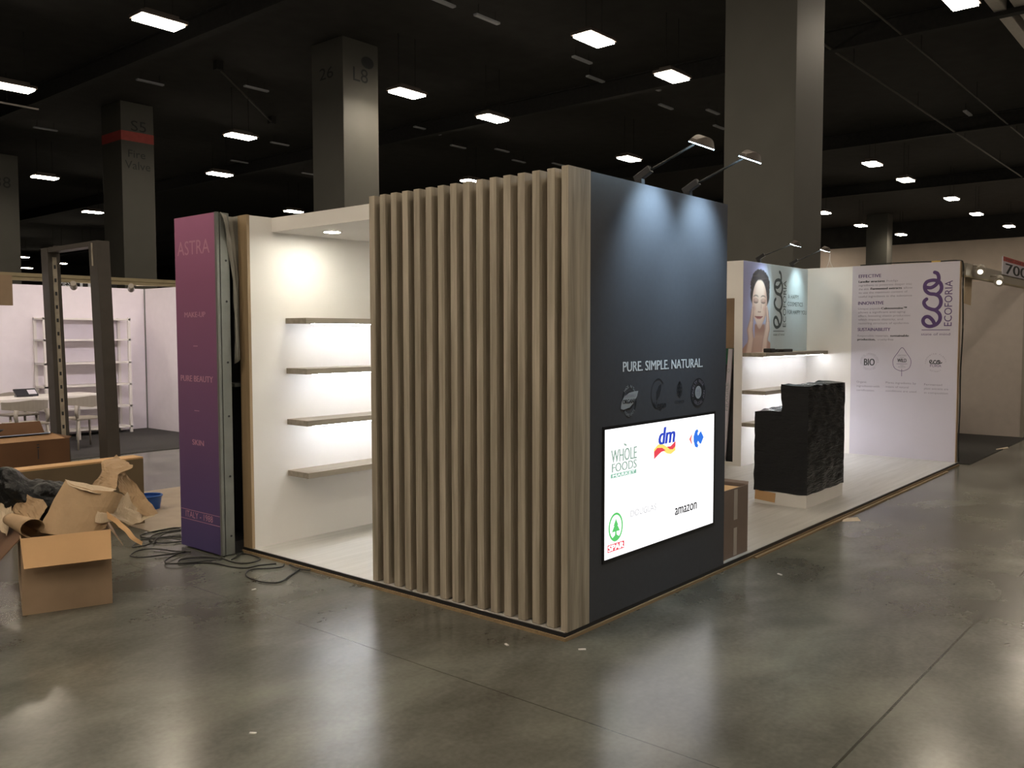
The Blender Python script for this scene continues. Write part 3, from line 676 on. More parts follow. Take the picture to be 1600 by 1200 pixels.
for i in range(NU):
    for j in range(NV): b.bm.faces.new((gv[i][j], gv[i + 1][j], gv[i + 1][j + 1], gv[i][j + 1]))
cl = b.bm.loops.layers.float_color.new('print')
cols = [[portrait_color(((U0 + (U1 - U0) * i / NU) - 6.262) / .745, ((V0 + (V1 - V0) * j / NV) - 1.42) / 1.118) for j in range(NV + 1)] for i in range(NU + 1)]
mp = {gv[i][j]: cols[i][j] for i in range(NU + 1) for j in range(NV + 1)}
for f in b.bm.faces:
    for lp in f.loops: lp[cl] = (*mp[lp.vert], 1)
obj('portrait_print', b, vcol('portrait_inks'), t)
b = flat(); rect(b, fr, 7.0, 8.195, 1.38, 2.538); obj('pale_print', b, mat('pale_teal_print', (.55, .62, .65), .5, var=.02), t)
ECO = [[(1197, 850), (1165, 798), (1110, 752), (1055, 755), (1022, 800), (1035, 855), (1090, 895), (1160, 897), (1240, 862), (1285, 790), (1275, 712), (1215, 655), (1140, 632), (1070, 600), (1032, 548), (1036, 505), (1068, 475)],
       [(1140, 632), (1215, 640), (1278, 585), (1293, 510), (1265, 440), (1200, 405), (1110, 390), (1050, 340), (1035, 270), (1065, 210), (1140, 187), (1215, 192), (1275, 232), (1298, 300), (1278, 365), (1225, 408)],
       [(1062, 292), (1130, 300), (1200, 265), (1243, 205), (1250, 140), (1228, 85), (1187, 65)]]
def eco_logo(b, fr, ua, ub, za, zb, w, mi=0):
    for i, s in enumerate(ECO): ribbon(b, fr, [(ua + (x - 1000) / 320 * (ub - ua), zb + (y - 45) / 870 * (za - zb)) for x, y in s], w, mi, .0004 * i)
b = flat(); fr = Frame('S', Y, .003); eco_logo(b, fr, 7.075, 7.365, 1.727, 2.472, .04); obj('script_logo', b, M['teal_ink'], t)
b = flat(); text(b, fr, 'ECOFORIA', 1.745, 2.352, 7.475, .1, vertical=True); rect(b, fr, 7.08, 7.425, 1.686, 1.694); text(b, fr, 'state of mind', 7.085, 7.427, 1.632, .03)
obj('vertical_lettering', b, M['teal_ink'], t)
b = flat(); text(b, fr, 'A HAPPY', 7.532, 7.89, 2.12, .056); text(b, fr, 'COSMETICS', 7.521, 8.032, 2.024, .054); text(b, fr, 'FOR HAPPY YOU', 7.519, 8.16, 1.917, .056); obj('slogan_lettering', b, M['teal_ink'], t)
for z, w in ((1.425, 'top'), (.97, 'middle'), (.575, 'lowest')):
    t = thing('wall_shelf', (7.2, 1.8, z), '%s pale oak shelf under the portrait wall' % w, 'shelf', 'oak shelves under the portrait')
    obj('board', BM().box(X + .004, 8.195, 1.65, 1.95, z - .045, z, bev=.0015), M['oakx'], t)
    obj('led_strip', BM().box(X + .1, 8.15, 1.70, 1.715, z - .0525, z - .0455), M['strip'], t)
t = thing('black_adapter', (7.0, 1.8, 1.425), 'small black power adapter with lead on the top portrait shelf', 'adapter')
obj('body', BM().box(6.92, 7.22, 1.74, 1.86, 1.425, 1.462, bev=.012), M['cable'], t); obj('plug', BM().box(6.55, 6.68, 1.74, 1.84, 1.425, 1.475, bev=.012), M['cable'], t)
obj('lead', BM().tube(smooth_path([(6.67, 1.79, 1.44), (6.75, 1.76, 1.432), (6.85, 1.8, 1.432), (6.93, 1.8, 1.445)]), .005, 6), M['cable'], t)
arm_light(6.74, 1.98, H, 1.53, 2.735, M['ecolens'], 'black arm light on the portrait wall top, the left one', 'arm lights')
arm_light(7.79, 1.98, H, 1.56, 2.745, M['ecolens'], 'black arm light on the portrait wall top, the right one', 'arm lights')

# end wall (faces -X)
EX = 8.2
t = thing('printed_end_wall', (EX, 1, ZP), 'lilac white end wall printed with a purple eco logo and text', 'wall panel')
obj('panel', BM().box(EX, EX + .055, .03, 2.94, ZP, H + .01, bev=.001), M['white'], t)
obj('vinyl_print', BM().box(EX - .003, EX, .031, 1.34, ZP + .004, H + .012), M['whitep'], t)
obj('side_edge', BM().box(EX - .003, EX + .06, .022, .03, ZP, H + .012), M['card_dull'], t)
fw = Frame('W', EX - .003, .001)
b = flat(); eco_logo(b, fw, .46, .218, 1.734, 2.441, .044); obj('script_logo', b, M['purple_ink'], t)
b = flat(); text(b, fw, 'ECOFORIA', 1.749, 2.317, .108, .088, vertical=True); rect(b, fw, .459, .125, 1.698, 1.706); text(b, fw, 'state of mind', .462, .122, 1.633, .03); obj('vertical_lettering', b, M['purple_ink'], t)
b = flat()
for s, u, z in (('EFFECTIVE', .971, 2.393), ('INNOVATIVE', .931, 2.037), ('SUSTAINABILITY', .842, 1.69)): text(b, fw, s, 1.258, u, z, .042, bold=.0015)
obj('heading_lettering', b, M['purple_ink'], t)
b = flat()
LN = [('Lamellar structures', 'help', .90, .76, 2.329), ('', 'ingredients to penetrate deeper into', 1.257, .59, 2.281), ('', 'useful ingredients in the substance', 1.255, .585, 2.133), ('', 'to use the maximum content of', 1.256, .64, 2.184), ('', 'Unique peptide', 1.258, .97, 1.973), ('', 'allows a significant anti-aging', 1.256, .66, 1.925), ('', 'effect, boosting elastin production', 1.256, .60, 1.877), ('', 'which impacts elasticity, and', 1.255, .69, 1.829), ('', 'restoring structure of epidermis', 1.254, .616, 1.78), ('', 'Responsible materials,', 1.259, .86, 1.616), ('', 'cruelty-free', 1.0, .80, 1.567), ('', 'the skin.', 1.256, 1.12, 2.232), ('', 'allow', .69, .58, 2.232)]
for _, s, u0, u1, z in LN: text(b, fw, s, u0 - (.13 if _ else 0) * 0, u1, z, .026, mi=0)
for s, u0, u1, z in (('Lamellar structures', 1.257, .925, 2.329), ('Fermented extracts', 1.1, .71, 2.232), ('Calmosensine\u2122', .96, .645, 1.973), ('sustainable', .84, .612, 1.616), ('production,', 1.258, 1.03, 1.567)): text(b, fw, s, u0, u1, z, .027, mi=1, bold=.002)
obj('body_text', b, [M['body_ink'], M['ink']], t)
def cap3(lines):
    b = flat()
    for s, u0, u1, z in lines: text(b, fw, s, u0, u1, z, .026)
    return b
b = flat(); text(b, fw, 'BIO', 1.166, 1.032, 1.236, .088, mi=2, bold=.0025); ring(b, fw, 1.099, 1.286, .096, .092, .002, 1); arc_text(b, fw, 'ORGANIC INGREDIENTS ', 1.099, 1.286, .112, .108, 200, -20, .016, 1); arc_text(b, fw, 'CERTIFIED', 1.099, 1.286, .112, .108, 225, 315, .016, 1, 0, True); obj('round_bio_badge', b, [M['purple_ink'], M['body_ink'], M['dim_ink']], t)
b = flat(); leaf = [(.689, 1.475), (.63, 1.40), (.585, 1.33), (.578, 1.27), (.6, 1.21), (.65, 1.18), (.689, 1.174), (.728, 1.18), (.778, 1.21), (.8, 1.27), (.793, 1.33), (.748, 1.40)]
ribbon(b, fw, leaf, .006, 0, 0, 6, True); ribbon(b, fw, [(.689, 1.2), (.688, 1.103)], .006, 0, 0, 1); text(b, fw, 'WILD', .744, .634, 1.286, .046, mi=2, bold=.0018); rect(b, fw, .755, .622, 1.262, 1.266)
text(b, fw, 'CERTIFIED', .745, .632, 1.365, .018, mi=1); text(b, fw, 'FROM', .71, .665, 1.34, .014, mi=1); text(b, fw, 'PLANTS', .73, .645, 1.215, .018, mi=1); text(b, fw, 'with', .71, .665, 1.238, .014, mi=1); obj('leaf_badge', b, [M['purple_ink'], M['body_ink'], M['dim_ink']], t)
b = flat(); [ribbon(b, fw, [(.356 - (915 - y) / 870 * .148, 1.27 + (1320 - x) / 320 * .052) for x, y in q], .011, 2, .0003 * i) for i, q in enumerate(ECO)]; text(b, fw, 'FORIA', .347, .216, 1.232, .034); arc_text(b, fw, 'FERMENTED PLANTS ', .283, 1.288, .118, .112, 190, -10, .016, 1); arc_text(b, fw, 'EXTRACT', .283, 1.288, .118, .112, 235, 305, .016, 1, 0, True); obj('round_eco_badge', b, [M['purple_ink'], M['body_ink'], M['dim_ink']], t)
obj('caption_text', cap3([('Organic', 1.259, 1.13, 1.002), ('ingredients with', 1.258, .962, .948), ('certification', 1.257, 1.03, .893), ('Plants ingredients by', .884, .51, 1.004), ('means of natural', .883, .6, .951), ('conditions are used', .882, .505, .898), ('Fermented', .412, .2, .996), ('plant extracts are', .411, .128, .945), ('in composition', .41, .13, .892)]), M['body_ink'], t)
obj('corner_tape', BM().box(EX - .004, EX + .058, .26, .36, H + .012, H + .03), M['yellow'], t)
t = obj('power_cable', BM().tube(smooth_path([(EX + .03, 1.25, H + .02), (EX + .03, .8, H + .03), (EX + .03, .3, H + .022), (EX + .03, .06, H + .02), (EX + .03, .002, H - .03), (EX + .03, -.002, 2.2), (EX + .035, -.012, 1.7), (EX + .03, .0, 1.2), (EX + .02, -.006, .7), (EX + .02, .0, .35), (EX + .03, -.006, .05)]), .009, 6), M['cable'], base=(EX, .02, 0)); tag(t, 'black cable running over the end wall top and down its free edge', 'cable')
t = obj('loose_wire', BM().tube(smooth_path([(EX + .03, 1.70, H + .012), (EX + .04, 1.68, H + .09), (EX + .03, 1.66, H + .2), (EX + .02, 1.655, H + .1), (EX + .03, 1.62, H + .012)]), .004, 6), M['whitemetal'], base=(EX, 1.66, H)); tag(t, 'thin pale wire loop standing on the end wall top', 'wire')

# wrapped counter
t = thing('wrapped_counter', (4.62, .58, ZP), 'two tier counter wrapped in black stretch film on a white plinth', 'counter')
obj('plinth', BM().box(4.15, 5.08, .32, .83, ZP, .165, bev=.002), M['white'], t)
b2 = bmesh.new(); pr = [(.315, .165), (.315, 1.175), (.57, 1.175), (.57, .925), (.835, .925), (.835, .165)]
NX = 40
def seg(p, q, n): return [(p[0] + (q[0] - p[0]) * i / n, p[1] + (q[1] - p[1]) * i / n) for i in range(n)]
loop = []
for p, q in zip(pr, pr[1:] + pr[:1]): loop += seg(p, q, max(4, int(math.dist(p, q) / .03)))
rows = [[b2.verts.new((4.143 + .945 * i / NX, y, z)) for y, z in loop] for i in range(NX + 1)]
for i in range(NX):
    for k in range(len(loop)): b2.faces.new((rows[i][k], rows[i][(k + 1) % len(loop)], rows[i + 1][(k + 1) % len(loop)], rows[i + 1][k]))
caps = [b2.faces.new(rows[0]), b2.faces.new(rows[-1])]
for v in b2.verts:
    p = v.co; n = noise.noise_vector(Vector((p.x * 7, p.y * 7, p.z * 11))); k = .008 + .014 * sstep(.88, .93, p.z) * (p.y > .56) + .010 * sstep(1.1, 1.18, p.z)
    v.co += Vector((n.x * .006, n.y * k * .8, n.z * k))
b = BM(); b.merge(b2); obj('wrapped_body', b, M['film'], t)
obj('cardboard_patch', BM().obox(Vector((4.146, .72, .115)), (.006, .2, .09), Matrix.Rotation(.08, 3, 'X')), M['card_in'], t)

# cartons -------------------------------------------------------------------------------------------------------
def carton(name, c, ux, uy, w, d, h, z0, label, m, flaps, tape=None, group=None, seams=True, rim=.006):
    """open cardboard carton. c = front-left floor corner, ux along the front, uy into depth; flaps: side -> (length, angle below horizontal outward)"""
    ux = Vector((*ux, 0)).normalized(); uy = Vector((*uy, 0)).normalized(); c = Vector((c[0], c[1], z0)); zz = Vector((0, 0, 1))
    t = thing(name, c + ux * w / 2 + uy * d / 2, label, 'box', group)
    rot = Matrix((ux, uy, zz)).transposed(); th = .006
    b = BM(); ce = lambda x, y, z: c + ux * x + uy * y + zz * z
    b.obox(ce(w / 2, th / 2, h / 2), (w, th, h), rot); b.obox(ce(w / 2, d - th / 2, h / 2), (w, th, h), rot); b.obox(ce(th / 2, d / 2, h / 2), (th, d - 2 * th, h), rot); b.obox(ce(w - th / 2, d / 2, h / 2), (th, d - 2 * th, h), rot); b.obox(ce(w / 2, d / 2, th / 2), (w - 2 * th, d - 2 * th, th), rot)
    obj('carton_body', b, m, t)
    for side, (ln, ang, mm) in flaps.items():
        a0, a1, out = {'front': (ce(0, 0, h), ce(w, 0, h), -uy), 'back': (ce(0, d, h), ce(w, d, h), uy), 'left': (ce(0, 0, h), ce(0, d, h), -ux), 'right': (ce(w, 0, h), ce(w, d, h), ux)}[side]
        v = (out * math.cos(math.radians(ang)) - zz * math.sin(math.radians(ang))) * ln; along = (a1 - a0).normalized()
        n = along.cross(v).normalized() * .0045; b = BM(); sk = along * .012
        q = [a0, a1, a1 + v - sk, a0 + v + sk]; N_ = 4; g = []
        for i in range(N_ + 1):
            s = i / N_; l, r = q[0].lerp(q[3], s), q[1].lerp(q[2], s); row = []
            for j in range(7):
                p = l.lerp(r, j / 6); p = p + n.normalized() * .006 * noise.noise(p * 6) * s; row.append(p)
            g.append(row)
        top = [[b.bm.verts.new(p + n / 2) for p in row] for row in g]; bot = [[b.bm.verts.new(p - n / 2) for p in row] for row in g]
        for i in range(N_):
            for j in range(6):
                b.bm.faces.new((top[i][j], top[i][j + 1], top[i + 1][j + 1], top[i + 1][j])); b.bm.faces.new((bot[i][j], bot[i + 1][j], bot[i + 1][j + 1], bot[i][j + 1]))
        ed = [(i, 0) for i in range(N_ + 1)] + [(N_, j) for j in range(1, 7)] + [(i, 6) for i in range(N_ - 1, -1, -1)] + [(0, j) for j in range(5, 0, -1)]
        for (i, j), (i2, j2) in zip(ed, ed[1:] + ed[:1]): b.bm.faces.new((top[i][j], top[i2][j2], bot[i2][j2], bot[i][j]))
        obj('flap', b, mm, t)
    if tape:
        u0, u1, zt, zb = tape; b = BM(); b.obox(ce((u0 + u1) / 2, -.001, (zt + zb) / 2), (u1 - u0, .002, zt - zb), rot); obj('tape_strip', b, M['packtape'], t)
    return t, ce
t, ce = carton('tall_carton', (1.92, .045), (1, 0), (0, 1), .41, .38, .5, ZP, 'tall brown taped carton standing at the end of the dark wall', M['card_grey'], {'right': (.035, -25, M['card_grey']), 'back': (.1, -80, M['card_grey']), 'left': (.1, -50, M['card_in'])}, (.18, .235, .49, .27))
b = BM(); b.obox(ce(.205, -.001, .11), (.05, .002, .2), Matrix.Identity(3)); obj('tape_strip', b, M['packtape'], t)
b = BM(); b.obox(ce(.2, .19, .47), (.37, .34, .02), Matrix.Identity(3)); obj('inner_sheet', b, M['card_in'], t)

# ================================================================== left: neighbour tower
PX = -.2
t = thing('pink_tower', (PX + .05, 3.3, 0), 'tall pink and violet printed tower beside the white shelf wall', 'display tower')
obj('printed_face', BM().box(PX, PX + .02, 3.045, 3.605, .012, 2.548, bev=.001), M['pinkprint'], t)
obj('side_profile', BM().box(PX, PX + .022, 3.018, 3.044, .01, 2.55).box(PX + .03, PX + .105, 3.02, 3.05, .01, 2.548, bev=.003), M['alu'], t)
for z in (.15, .6, 1.05, 1.45, 1.9, 2.2): obj('bolt', BM().disc((PX + .075, 3.0195, z), .008, (0, -1, 0), .003, 10), M['ink'], t)
obj('body_frame', BM().box(PX + .022, PX + .1, 3.06, 3.6, .012, 2.54), M['darkpanel'], t)
fw = Frame('W', PX, .001)
b = flat(); text(b, fw, 'ASTRA', 3.566, 3.113, 2.26, .103); obj('title_lettering', b, M['mauve_ink'], t)
b = flat(); text(b, fw, 'MAKE-UP', 3.481, 3.188, 1.788, .039, bold=.002); text(b, fw, 'PURE BEAUTY', 3.556, 3.102, 1.3, .045, bold=.002); text(b, fw, 'SKIN', 3.408, 3.247, .815, .041, bold=.002); rect(b, fw, 3.367, 3.304, 1.567, 1.573); rect(b, fw, 3.37, 3.3, 1.076, 1.081); obj('menu_lettering', b, M['mauve_ink'], t)
b = flat(); text(b, fw, 'ITALY - 1988', 3.529, 3.144, .244, .048); rect(b, fw, 3.6, 3.047, .3, .304); rect(b, fw, 3.6, 3.047, .226, .23); obj('origin_lettering', b, M['mauve_ink'], t)
t = thing('draped_cabinet', (.25, 3.3, 0), 'dark cabinet with grey cloth draped in the gap behind the pink tower', 'cabinet')
obj('carcass', BM().box(.16, .2, 3.06, 3.7, .0, 2.5).box(-.09, .2, 3.62, 3.7, 0, 2.5), M['darkpanel'], t)
obj('base_board', BM().box(-.09, .2, 3.06, 3.62, .0, .09), M['darkpanel'], t)
obj('bracket', BM().box(-.02, .16, 3.1, 3.3, 1.26, 1.285), M['alu'], t)
b2 = bmesh.new(); NR, NC = 26, 22
vs = [[None] * (NC + 1) for _ in range(NR + 1)]
for i in range(NR + 1):
    for j in range(NC + 1):
        s, q = i / NR, j / NC; xa = -.175 + .10 * min(1, s * 2.2) ** .7; x = xa + (.03 - xa) * q; y = 2.995 + .10 * q + .016 * math.sin(q * 17 + s * 4) * (.5 + s) + .02 * noise.noise(Vector((q * 3, s * 6, 2))); z = 2.548 - s * (1.06 + .05 * math.sin(q * 7)) - .02 * math.sin(q * 3.14) * (1 - s)
        vs[i][j] = b2.verts.new((x, y, z))
for i in range(NR):
    for j in range(NC): b2.faces.new((vs[i][j], vs[i][j + 1], vs[i + 1][j + 1], vs[i + 1][j])).smooth = True
b = BM(); b.merge(b2); o = obj('draped_cloth', b, M['drape'], t); md = o.modifiers.new('thickness', 'SOLIDIFY'); md.thickness = .004
obj('curtain_rail', BM().box(-.09, .2, 3.12, 3.62, 2.5, 2.54), M['alu'], t)

# cables on the floor
CB = [([(0.11, 4.18), (0.07, 4.22), (-0.04, 4.22), (-0.2, 4.2), (-0.26, 4.14), (-0.27, 4.04), (-0.17, 3.96), (-0.04, 3.9)], 'black cable loop behind the pink tower, farthest from the camera'),
 ([(-0.28, 3.33), (-0.35, 3.43), (-0.4, 3.6), (-0.5, 3.68), (-0.61, 3.6), (-0.64, 3.53), (-0.6, 3.45), (-0.46, 3.39), (-0.31, 3.35)], 'black cable in a long loop left of the pink tower foot'),
 ([(-0.31, 3.36), (-0.43, 3.3), (-0.54, 3.22), (-0.58, 3.14), (-0.55, 3.07), (-0.43, 3.01), (-0.32, 2.97), (-0.25, 2.94)], 'black cable curling round in front of the pink tower foot'),
 ([(-0.24, 3.0), (-0.3, 3.12), (-0.42, 3.18), (-0.47, 3.16), (-0.5, 3.09), (-0.42, 3.02), (-0.34, 2.9), (-0.32, 2.72), (-0.27, 2.61), (-0.18, 2.6), (-0.06, 2.55)], 'black cable running from the pink tower along the platform edge'),
 ([(-0.1, 3.0), (-0.05, 2.93), (-0.06, 2.76), (-0.11, 2.7), (-0.2, 2.7), (-0.24, 2.78), (-0.24, 2.9), (-0.23, 2.98)], 'black cable coiled at the gap between tower and white booth'),
 ([(-0.16, 2.9), (-0.22, 2.87), (-0.06, 2.98), (-.03, 3.05)], 'short black cable end leading into the gap beside the tower'),
 ([(-0.04, 2.48), (-0.09, 2.44), (-0.17, 2.47), (-0.26, 2.55), (-0.34, 2.5), (-0.4, 2.38), (-0.4, 2.22), (-0.36, 2.13), (-0.3, 2.13), (-0.18, 2.21), (-0.06, 2.28), (-0.02, 2.32)], 'black cable in a wide teardrop loop in front of the platform edge'),
 ([(-0.03, 2.43), (-0.05, 2.32), (-0.04, 2.23), (-0.02, 2.2)], 'short black cable tucked along the platform edge'),
 ([(0.03, 4.03), (-0.08, 4.05), (-0.24, 3.92), (-0.35, 3.79), (-0.49, 3.78), (-0.48, 3.83), (-0.34, 3.96), (-0.18, 3.91), (-0.14, 3.73)], 'black cable tangle between the open carton and the pink tower'),
 ([(0.1, 4.1), (-.1, 4.12), (-.22, 4.05), (-.3, 3.9), (-.26, 3.76), (-.12, 3.7), (-.05, 3.8), (-.1, 3.95)], 'black cable coil nearest behind the pink tower')]
for i, (pts, lab) in enumerate(CB):
    o = obj('power_cable', BM().tube(smooth_path([(x, y, .0065 + .0035 * (i % 3) + .006 * abs(noise.noise(Vector((x * 9, y * 9, i))))) for x, y in pts], 8), .0056, 8), M['cable'], base=(*pts[0], 0)); tag(o, lab, 'cable', 'black cables by the tower')

# floor covering of the neighbour stand
tag(obj('floor_sheet', BM().box(-.12, 3.6, 4.22, 6.1, 0, .006), M['sheet'], base=(1.7, 5.2, 0)), 'pale beige floor covering behind the pink tower', 'floor covering')

# ================================================================== left: open carton with paper
ux = Vector((.944, -.33, 0)); uy = Vector((.33, .944, 0))
t, ce = carton('open_carton', (-1.71, 2.71), ux[:2], uy[:2], .487, .85, .46, 0, 'open brown carton overflowing with kraft paper and a black bag', M['card_dull'], {'front': (.2, 50, M['card_in']), 'left': (.22, 48, M['card_red']), 'right': (.13, 58, M['card_dull'])})
PAP = {
 'tall': ([[(-1.16, 3.09, .5), (-1.16, 2.77, .5)], [(-1.12, 3.05, .67), (-1.14, 2.75, .64)], [(-1.09, 3.02, 0.75), (-1.12, 2.73, 0.69)], [(-1.04, 3.11, 0.8), (-1.06, 2.82, 0.75)], [(-0.98, 3.12, 0.82), (-0.99, 2.82, 0.78)], [(-0.92, 3.13, 0.83), (-0.95, 2.85, 0.79)]], 'kraft', 'crumpled kraft sheet rising highest from the open carton'),
 'shade': ([[(-0.99, 2.93, 0.78), (-1.07, 2.84, 0.67)], [(-0.94, 2.83, 0.67), (-1.04, 2.78, 0.58)], [(-0.94, 2.74, 0.62), (-1.04, 2.7, 0.52)], [(-0.91, 2.62, 0.5), (-0.96, 2.61, 0.49)]], 'kraft', 'folded kraft sheet hanging over the right side of the carton'),
 'drape': ([[(-1.03, 2.77, 0.64), (-1.17, 2.7, 0.56)], [(-1.02, 2.73, 0.56), (-1.19, 2.64, 0.51)], [(-0.99, 2.67, 0.51), (-1.13, 2.62, 0.47)], [(-0.94, 2.6, 0.49), (-1.1, 2.61, 0.45)]], 'kraft_pale', 'pale kraft sheet spilling past the carton right corner'),
 'mid': ([[(-1.23, 2.71, 0.68), (-1.33, 2.58, 0.5)], [(-1.17, 2.67, 0.67), (-1.29, 2.57, 0.49)], [(-1.11, 2.64, 0.65), (-1.25, 2.56, 0.49)]], 'kraft_pale', 'creased kraft sheet in the middle right of the carton mouth'),
 'strip': ([[(-1.25, 2.6, 0.57), (-1.26, 2.6, 0.53)], [(-1.21, 2.44, 0.49), (-1.23, 2.44, 0.47)], [(-1.2, 2.34, 0.44), (-1.22, 2.35, 0.42)], [(-1.18, 2.29, 0.41), (-1.19, 2.29, 0.39)]], 'card_in', 'narrow cardboard strip poking out of the carton to the right'),
 'lefts': ([[(-1.5, 3.33, 0.66), (-1.55, 3.4, 0.55)], [(-1.47, 3.17, 0.63), (-1.55, 3.15, 0.5)], [(-1.44, 2.99, 0.58), (-1.55, 2.92, 0.46)]], 'kraft', 'slanting kraft strip below the black bag'),
 'pale': ([[(-1.57, 3.42, 0.65), (-1.64, 3.41, 0.45)], [(-1.55, 3.31, 0.58), (-1.66, 3.2, 0.43)], [(-1.57, 3.17, 0.52), (-1.65, 3.06, 0.42)]], 'kraft_pale', 'pale crumpled sheet at the carton left rim'),
 'main': ([[(-1.34, 2.97, 0.73), (-1.56, 2.86, 0.45)], [(-1.29, 2.78, 0.69), (-1.49, 2.69, 0.45)], [(-1.2, 2.62, 0.68), (-1.37, 2.6, 0.45)], [(-1.13, 2.62, 0.65), (-1.27, 2.58, 0.46)]], 'kraft', 'large flat kraft sheet standing in the front of the carton'),
 'fold': ([[(-1.34, 2.97, 0.735), (-1.335, 2.9, 0.70)], [(-1.25, 2.92, 0.705), (-1.315, 2.76, 0.685)], [(-1.17, 2.83, 0.68), (-1.265, 2.67, 0.665)], [(-1.12, 2.73, 0.67), (-1.18, 2.66, 0.672)]], 'kraft_pale', 'folded over pale top edge of the large kraft sheet'),
}
def paper(rows, m, label, amp=.018, name='kraft_paper', seed=0):
    R = [[Vector(p) for p in r] for r in rows]; NI, NJ = (len(R) - 1) * 5, 8; b2 = bmesh.new(); g = []
    L_ = smooth_path([r[0] for r in R], 5); Q_ = smooth_path([r[1] for r in R], 5)
    for i in range(NI + 1):
        row = []
        for j in range(NJ + 1):
            p = L_[i].lerp(Q_[i], j / NJ); q_ = p * 9 + Vector((seed, 0, 0)); k = Vector((abs(noise.noise(q_)) * 2 - .4, abs(noise.noise(q_ + Vector((7, 3, 1)))) * 2 - .4, abs(noise.noise(q_ + Vector((1, 9, 4)))) * 2 - .4)) + .4 * noise.noise_vector(p * 22); row.append(b2.verts.new(p + k * amp))
        g.append(row)
    for i in range(NI):
        for j in range(NJ): b2.faces.new((g[i][j], g[i][j + 1], g[i + 1][j + 1], g[i + 1][j]))
    b = BM(); b.merge(b2); o = obj(name, b, m, base=R[0][0]); md = o.modifiers.new('thickness', 'SOLIDIFY'); md.thickness = .0025
    return tag(o, label, 'paper', 'packing paper in the open carton')
for i, (k, (rows, m, lab)) in enumerate(PAP.items()): paper(rows, M[m], lab, .006 if k in ('main', 'strip', 'fold') else .016, 'cardboard_strip' if k == 'strip' else 'kraft_paper', i)
# rolled sheet
A, B = Vector((-1.60, 3.15, .50)), Vector((-1.62, 2.76, .50)); b2 = bmesh.new(); g = []
for i in range(9):
    c = A.lerp(B, i / 8); r = .045 + .025 * i / 8; row = []
    for j in range(19):
        a = math.radians(-40 + 300 * j / 18); row.append(b2.verts.new(c + Vector((math.cos(a) * r, 0, math.sin(a) * r * .8))))
    g.append(row)
for i in range(8):
    for j in range(18): b2.faces.new((g[i][j], g[i][j + 1], g[i + 1][j + 1], g[i + 1][j])).smooth = True
b = BM(); b.merge(b2); o = obj('kraft_paper', b, M['kraft'], base=A); md = o.modifiers.new('thickness', 'SOLIDIFY'); md.thickness = .003
tag(o, 'curled kraft roll lying over the carton left front rim', 'paper', 'packing paper in the open carton')
# black bag
b2 = bmesh.new(); bmesh.ops.create_icosphere(b2, subdivisions=5, radius=1)
for v in b2.verts:
    p = v.co.copy(); ang = p.x
    k = 1 + .22 * noise.noise(p * 1.7) + .1 * noise.noise(p * 5) + .045 * abs(noise.noise(p * 11))
    q = Vector((p.x * .23, p.y * .16, p.z * .135)) * k; q.z += .16 * sstep(-.25, -1., p.x) * max(0, p.z + .3); q.z -= .05 * p.x
    v.co = Vector((-1.33, 3.3, .56)) + ux * q.x * 1.15 + uy * q.y + Vector((0, 0, q.z))
for f in b2.faces: f.smooth = True
b = BM(); b.merge(b2); o = obj('plastic_bag', b, M['bag'], base=(-1.33, 3.3, .46)); tag(o, 'crumpled black plastic bag stuffed in the open carton', 'bag')

# plywood plinth
t = thing('plywood_plinth', (-.5, 4.7, 0), 'long low plywood panel standing behind the open carton', 'panel')
obj('board', BM().box(-1.02, .012, 4.6, 4.63, .0, .577, bev=.001), M['ply_shaded'], t)  # front darker than its lip: shade put into the colour
obj('top_lip', BM().box(-1.02, .012, 4.6, 4.78, .577, .592, bev=.001), M['card_in'], t)
obj('brace', BM().box(-1.0, -.97, 4.63, 4.77, 0, .577).box(-.03, 0, 4.63, 4.77, 0, .577), M['plyedge'], t)
# big carton
t, ce = carton('wide_carton', (-1.0, 6.6), (1, 0), (0, 1), 1.24, .6, .588, 0, 'wide reddish brown carton behind the plywood panel', M['card_red'], {'back': (.16, -55, M['card_red']), 'right': (.03, -20, M['card_red'])})
b = BM(); b.obox(ce(.62, .16, .592), (1.2, .31, .006), Matrix.Rotation(math.radians(6), 3, 'X')); b.obox(ce(.62, .46, .60), (1.2, .25, .006), Matrix.Rotation(math.radians(-8), 3, 'X')); obj('top_flap', b, M['card'], t)
b = BM(); b.obox(ce(.62, .31, .625), (1.1, .06, .004), Matrix.Rotation(math.radians(2), 3, 'X')); b.obox(ce(.4, .55, .66), (.8, .09, .004), Matrix.Rotation(math.radians(-20), 3, 'X')); obj('tape_strip', b, M['bluetape'], t)
fr = Frame('S', 6.6, .002); b = flat(); rect(b, fr, -.075, -.065, .4, .5); rect(b, fr, -.082, -.058, .51, .525); rect(b, fr, -.082, -.058, .54, .55); obj('print_mark', b, M['dim_ink'], t)
# blue ring
t = thing('blue_bucket', (.36, 5.2, 0), 'blue plastic tub standing behind the right end of the plywood panel', 'tub')
bx, by = .36, 5.2
obj('wall', BM().tube([(bx, by, .006), (bx, by, .13)], .1, 24, 0, .12, cap=False), M['blue'], t)
obj('bottom', BM().disc((bx, by, .006), .1, (0, 0, 1), .006, 24), M['blue'], t)
obj('rim', BM().tube([(bx + .12 * math.cos(a), by + .12 * math.sin(a), .13) for a in [i * math.pi / 12 for i in range(25)]], .009, 6), M['blue'], t)

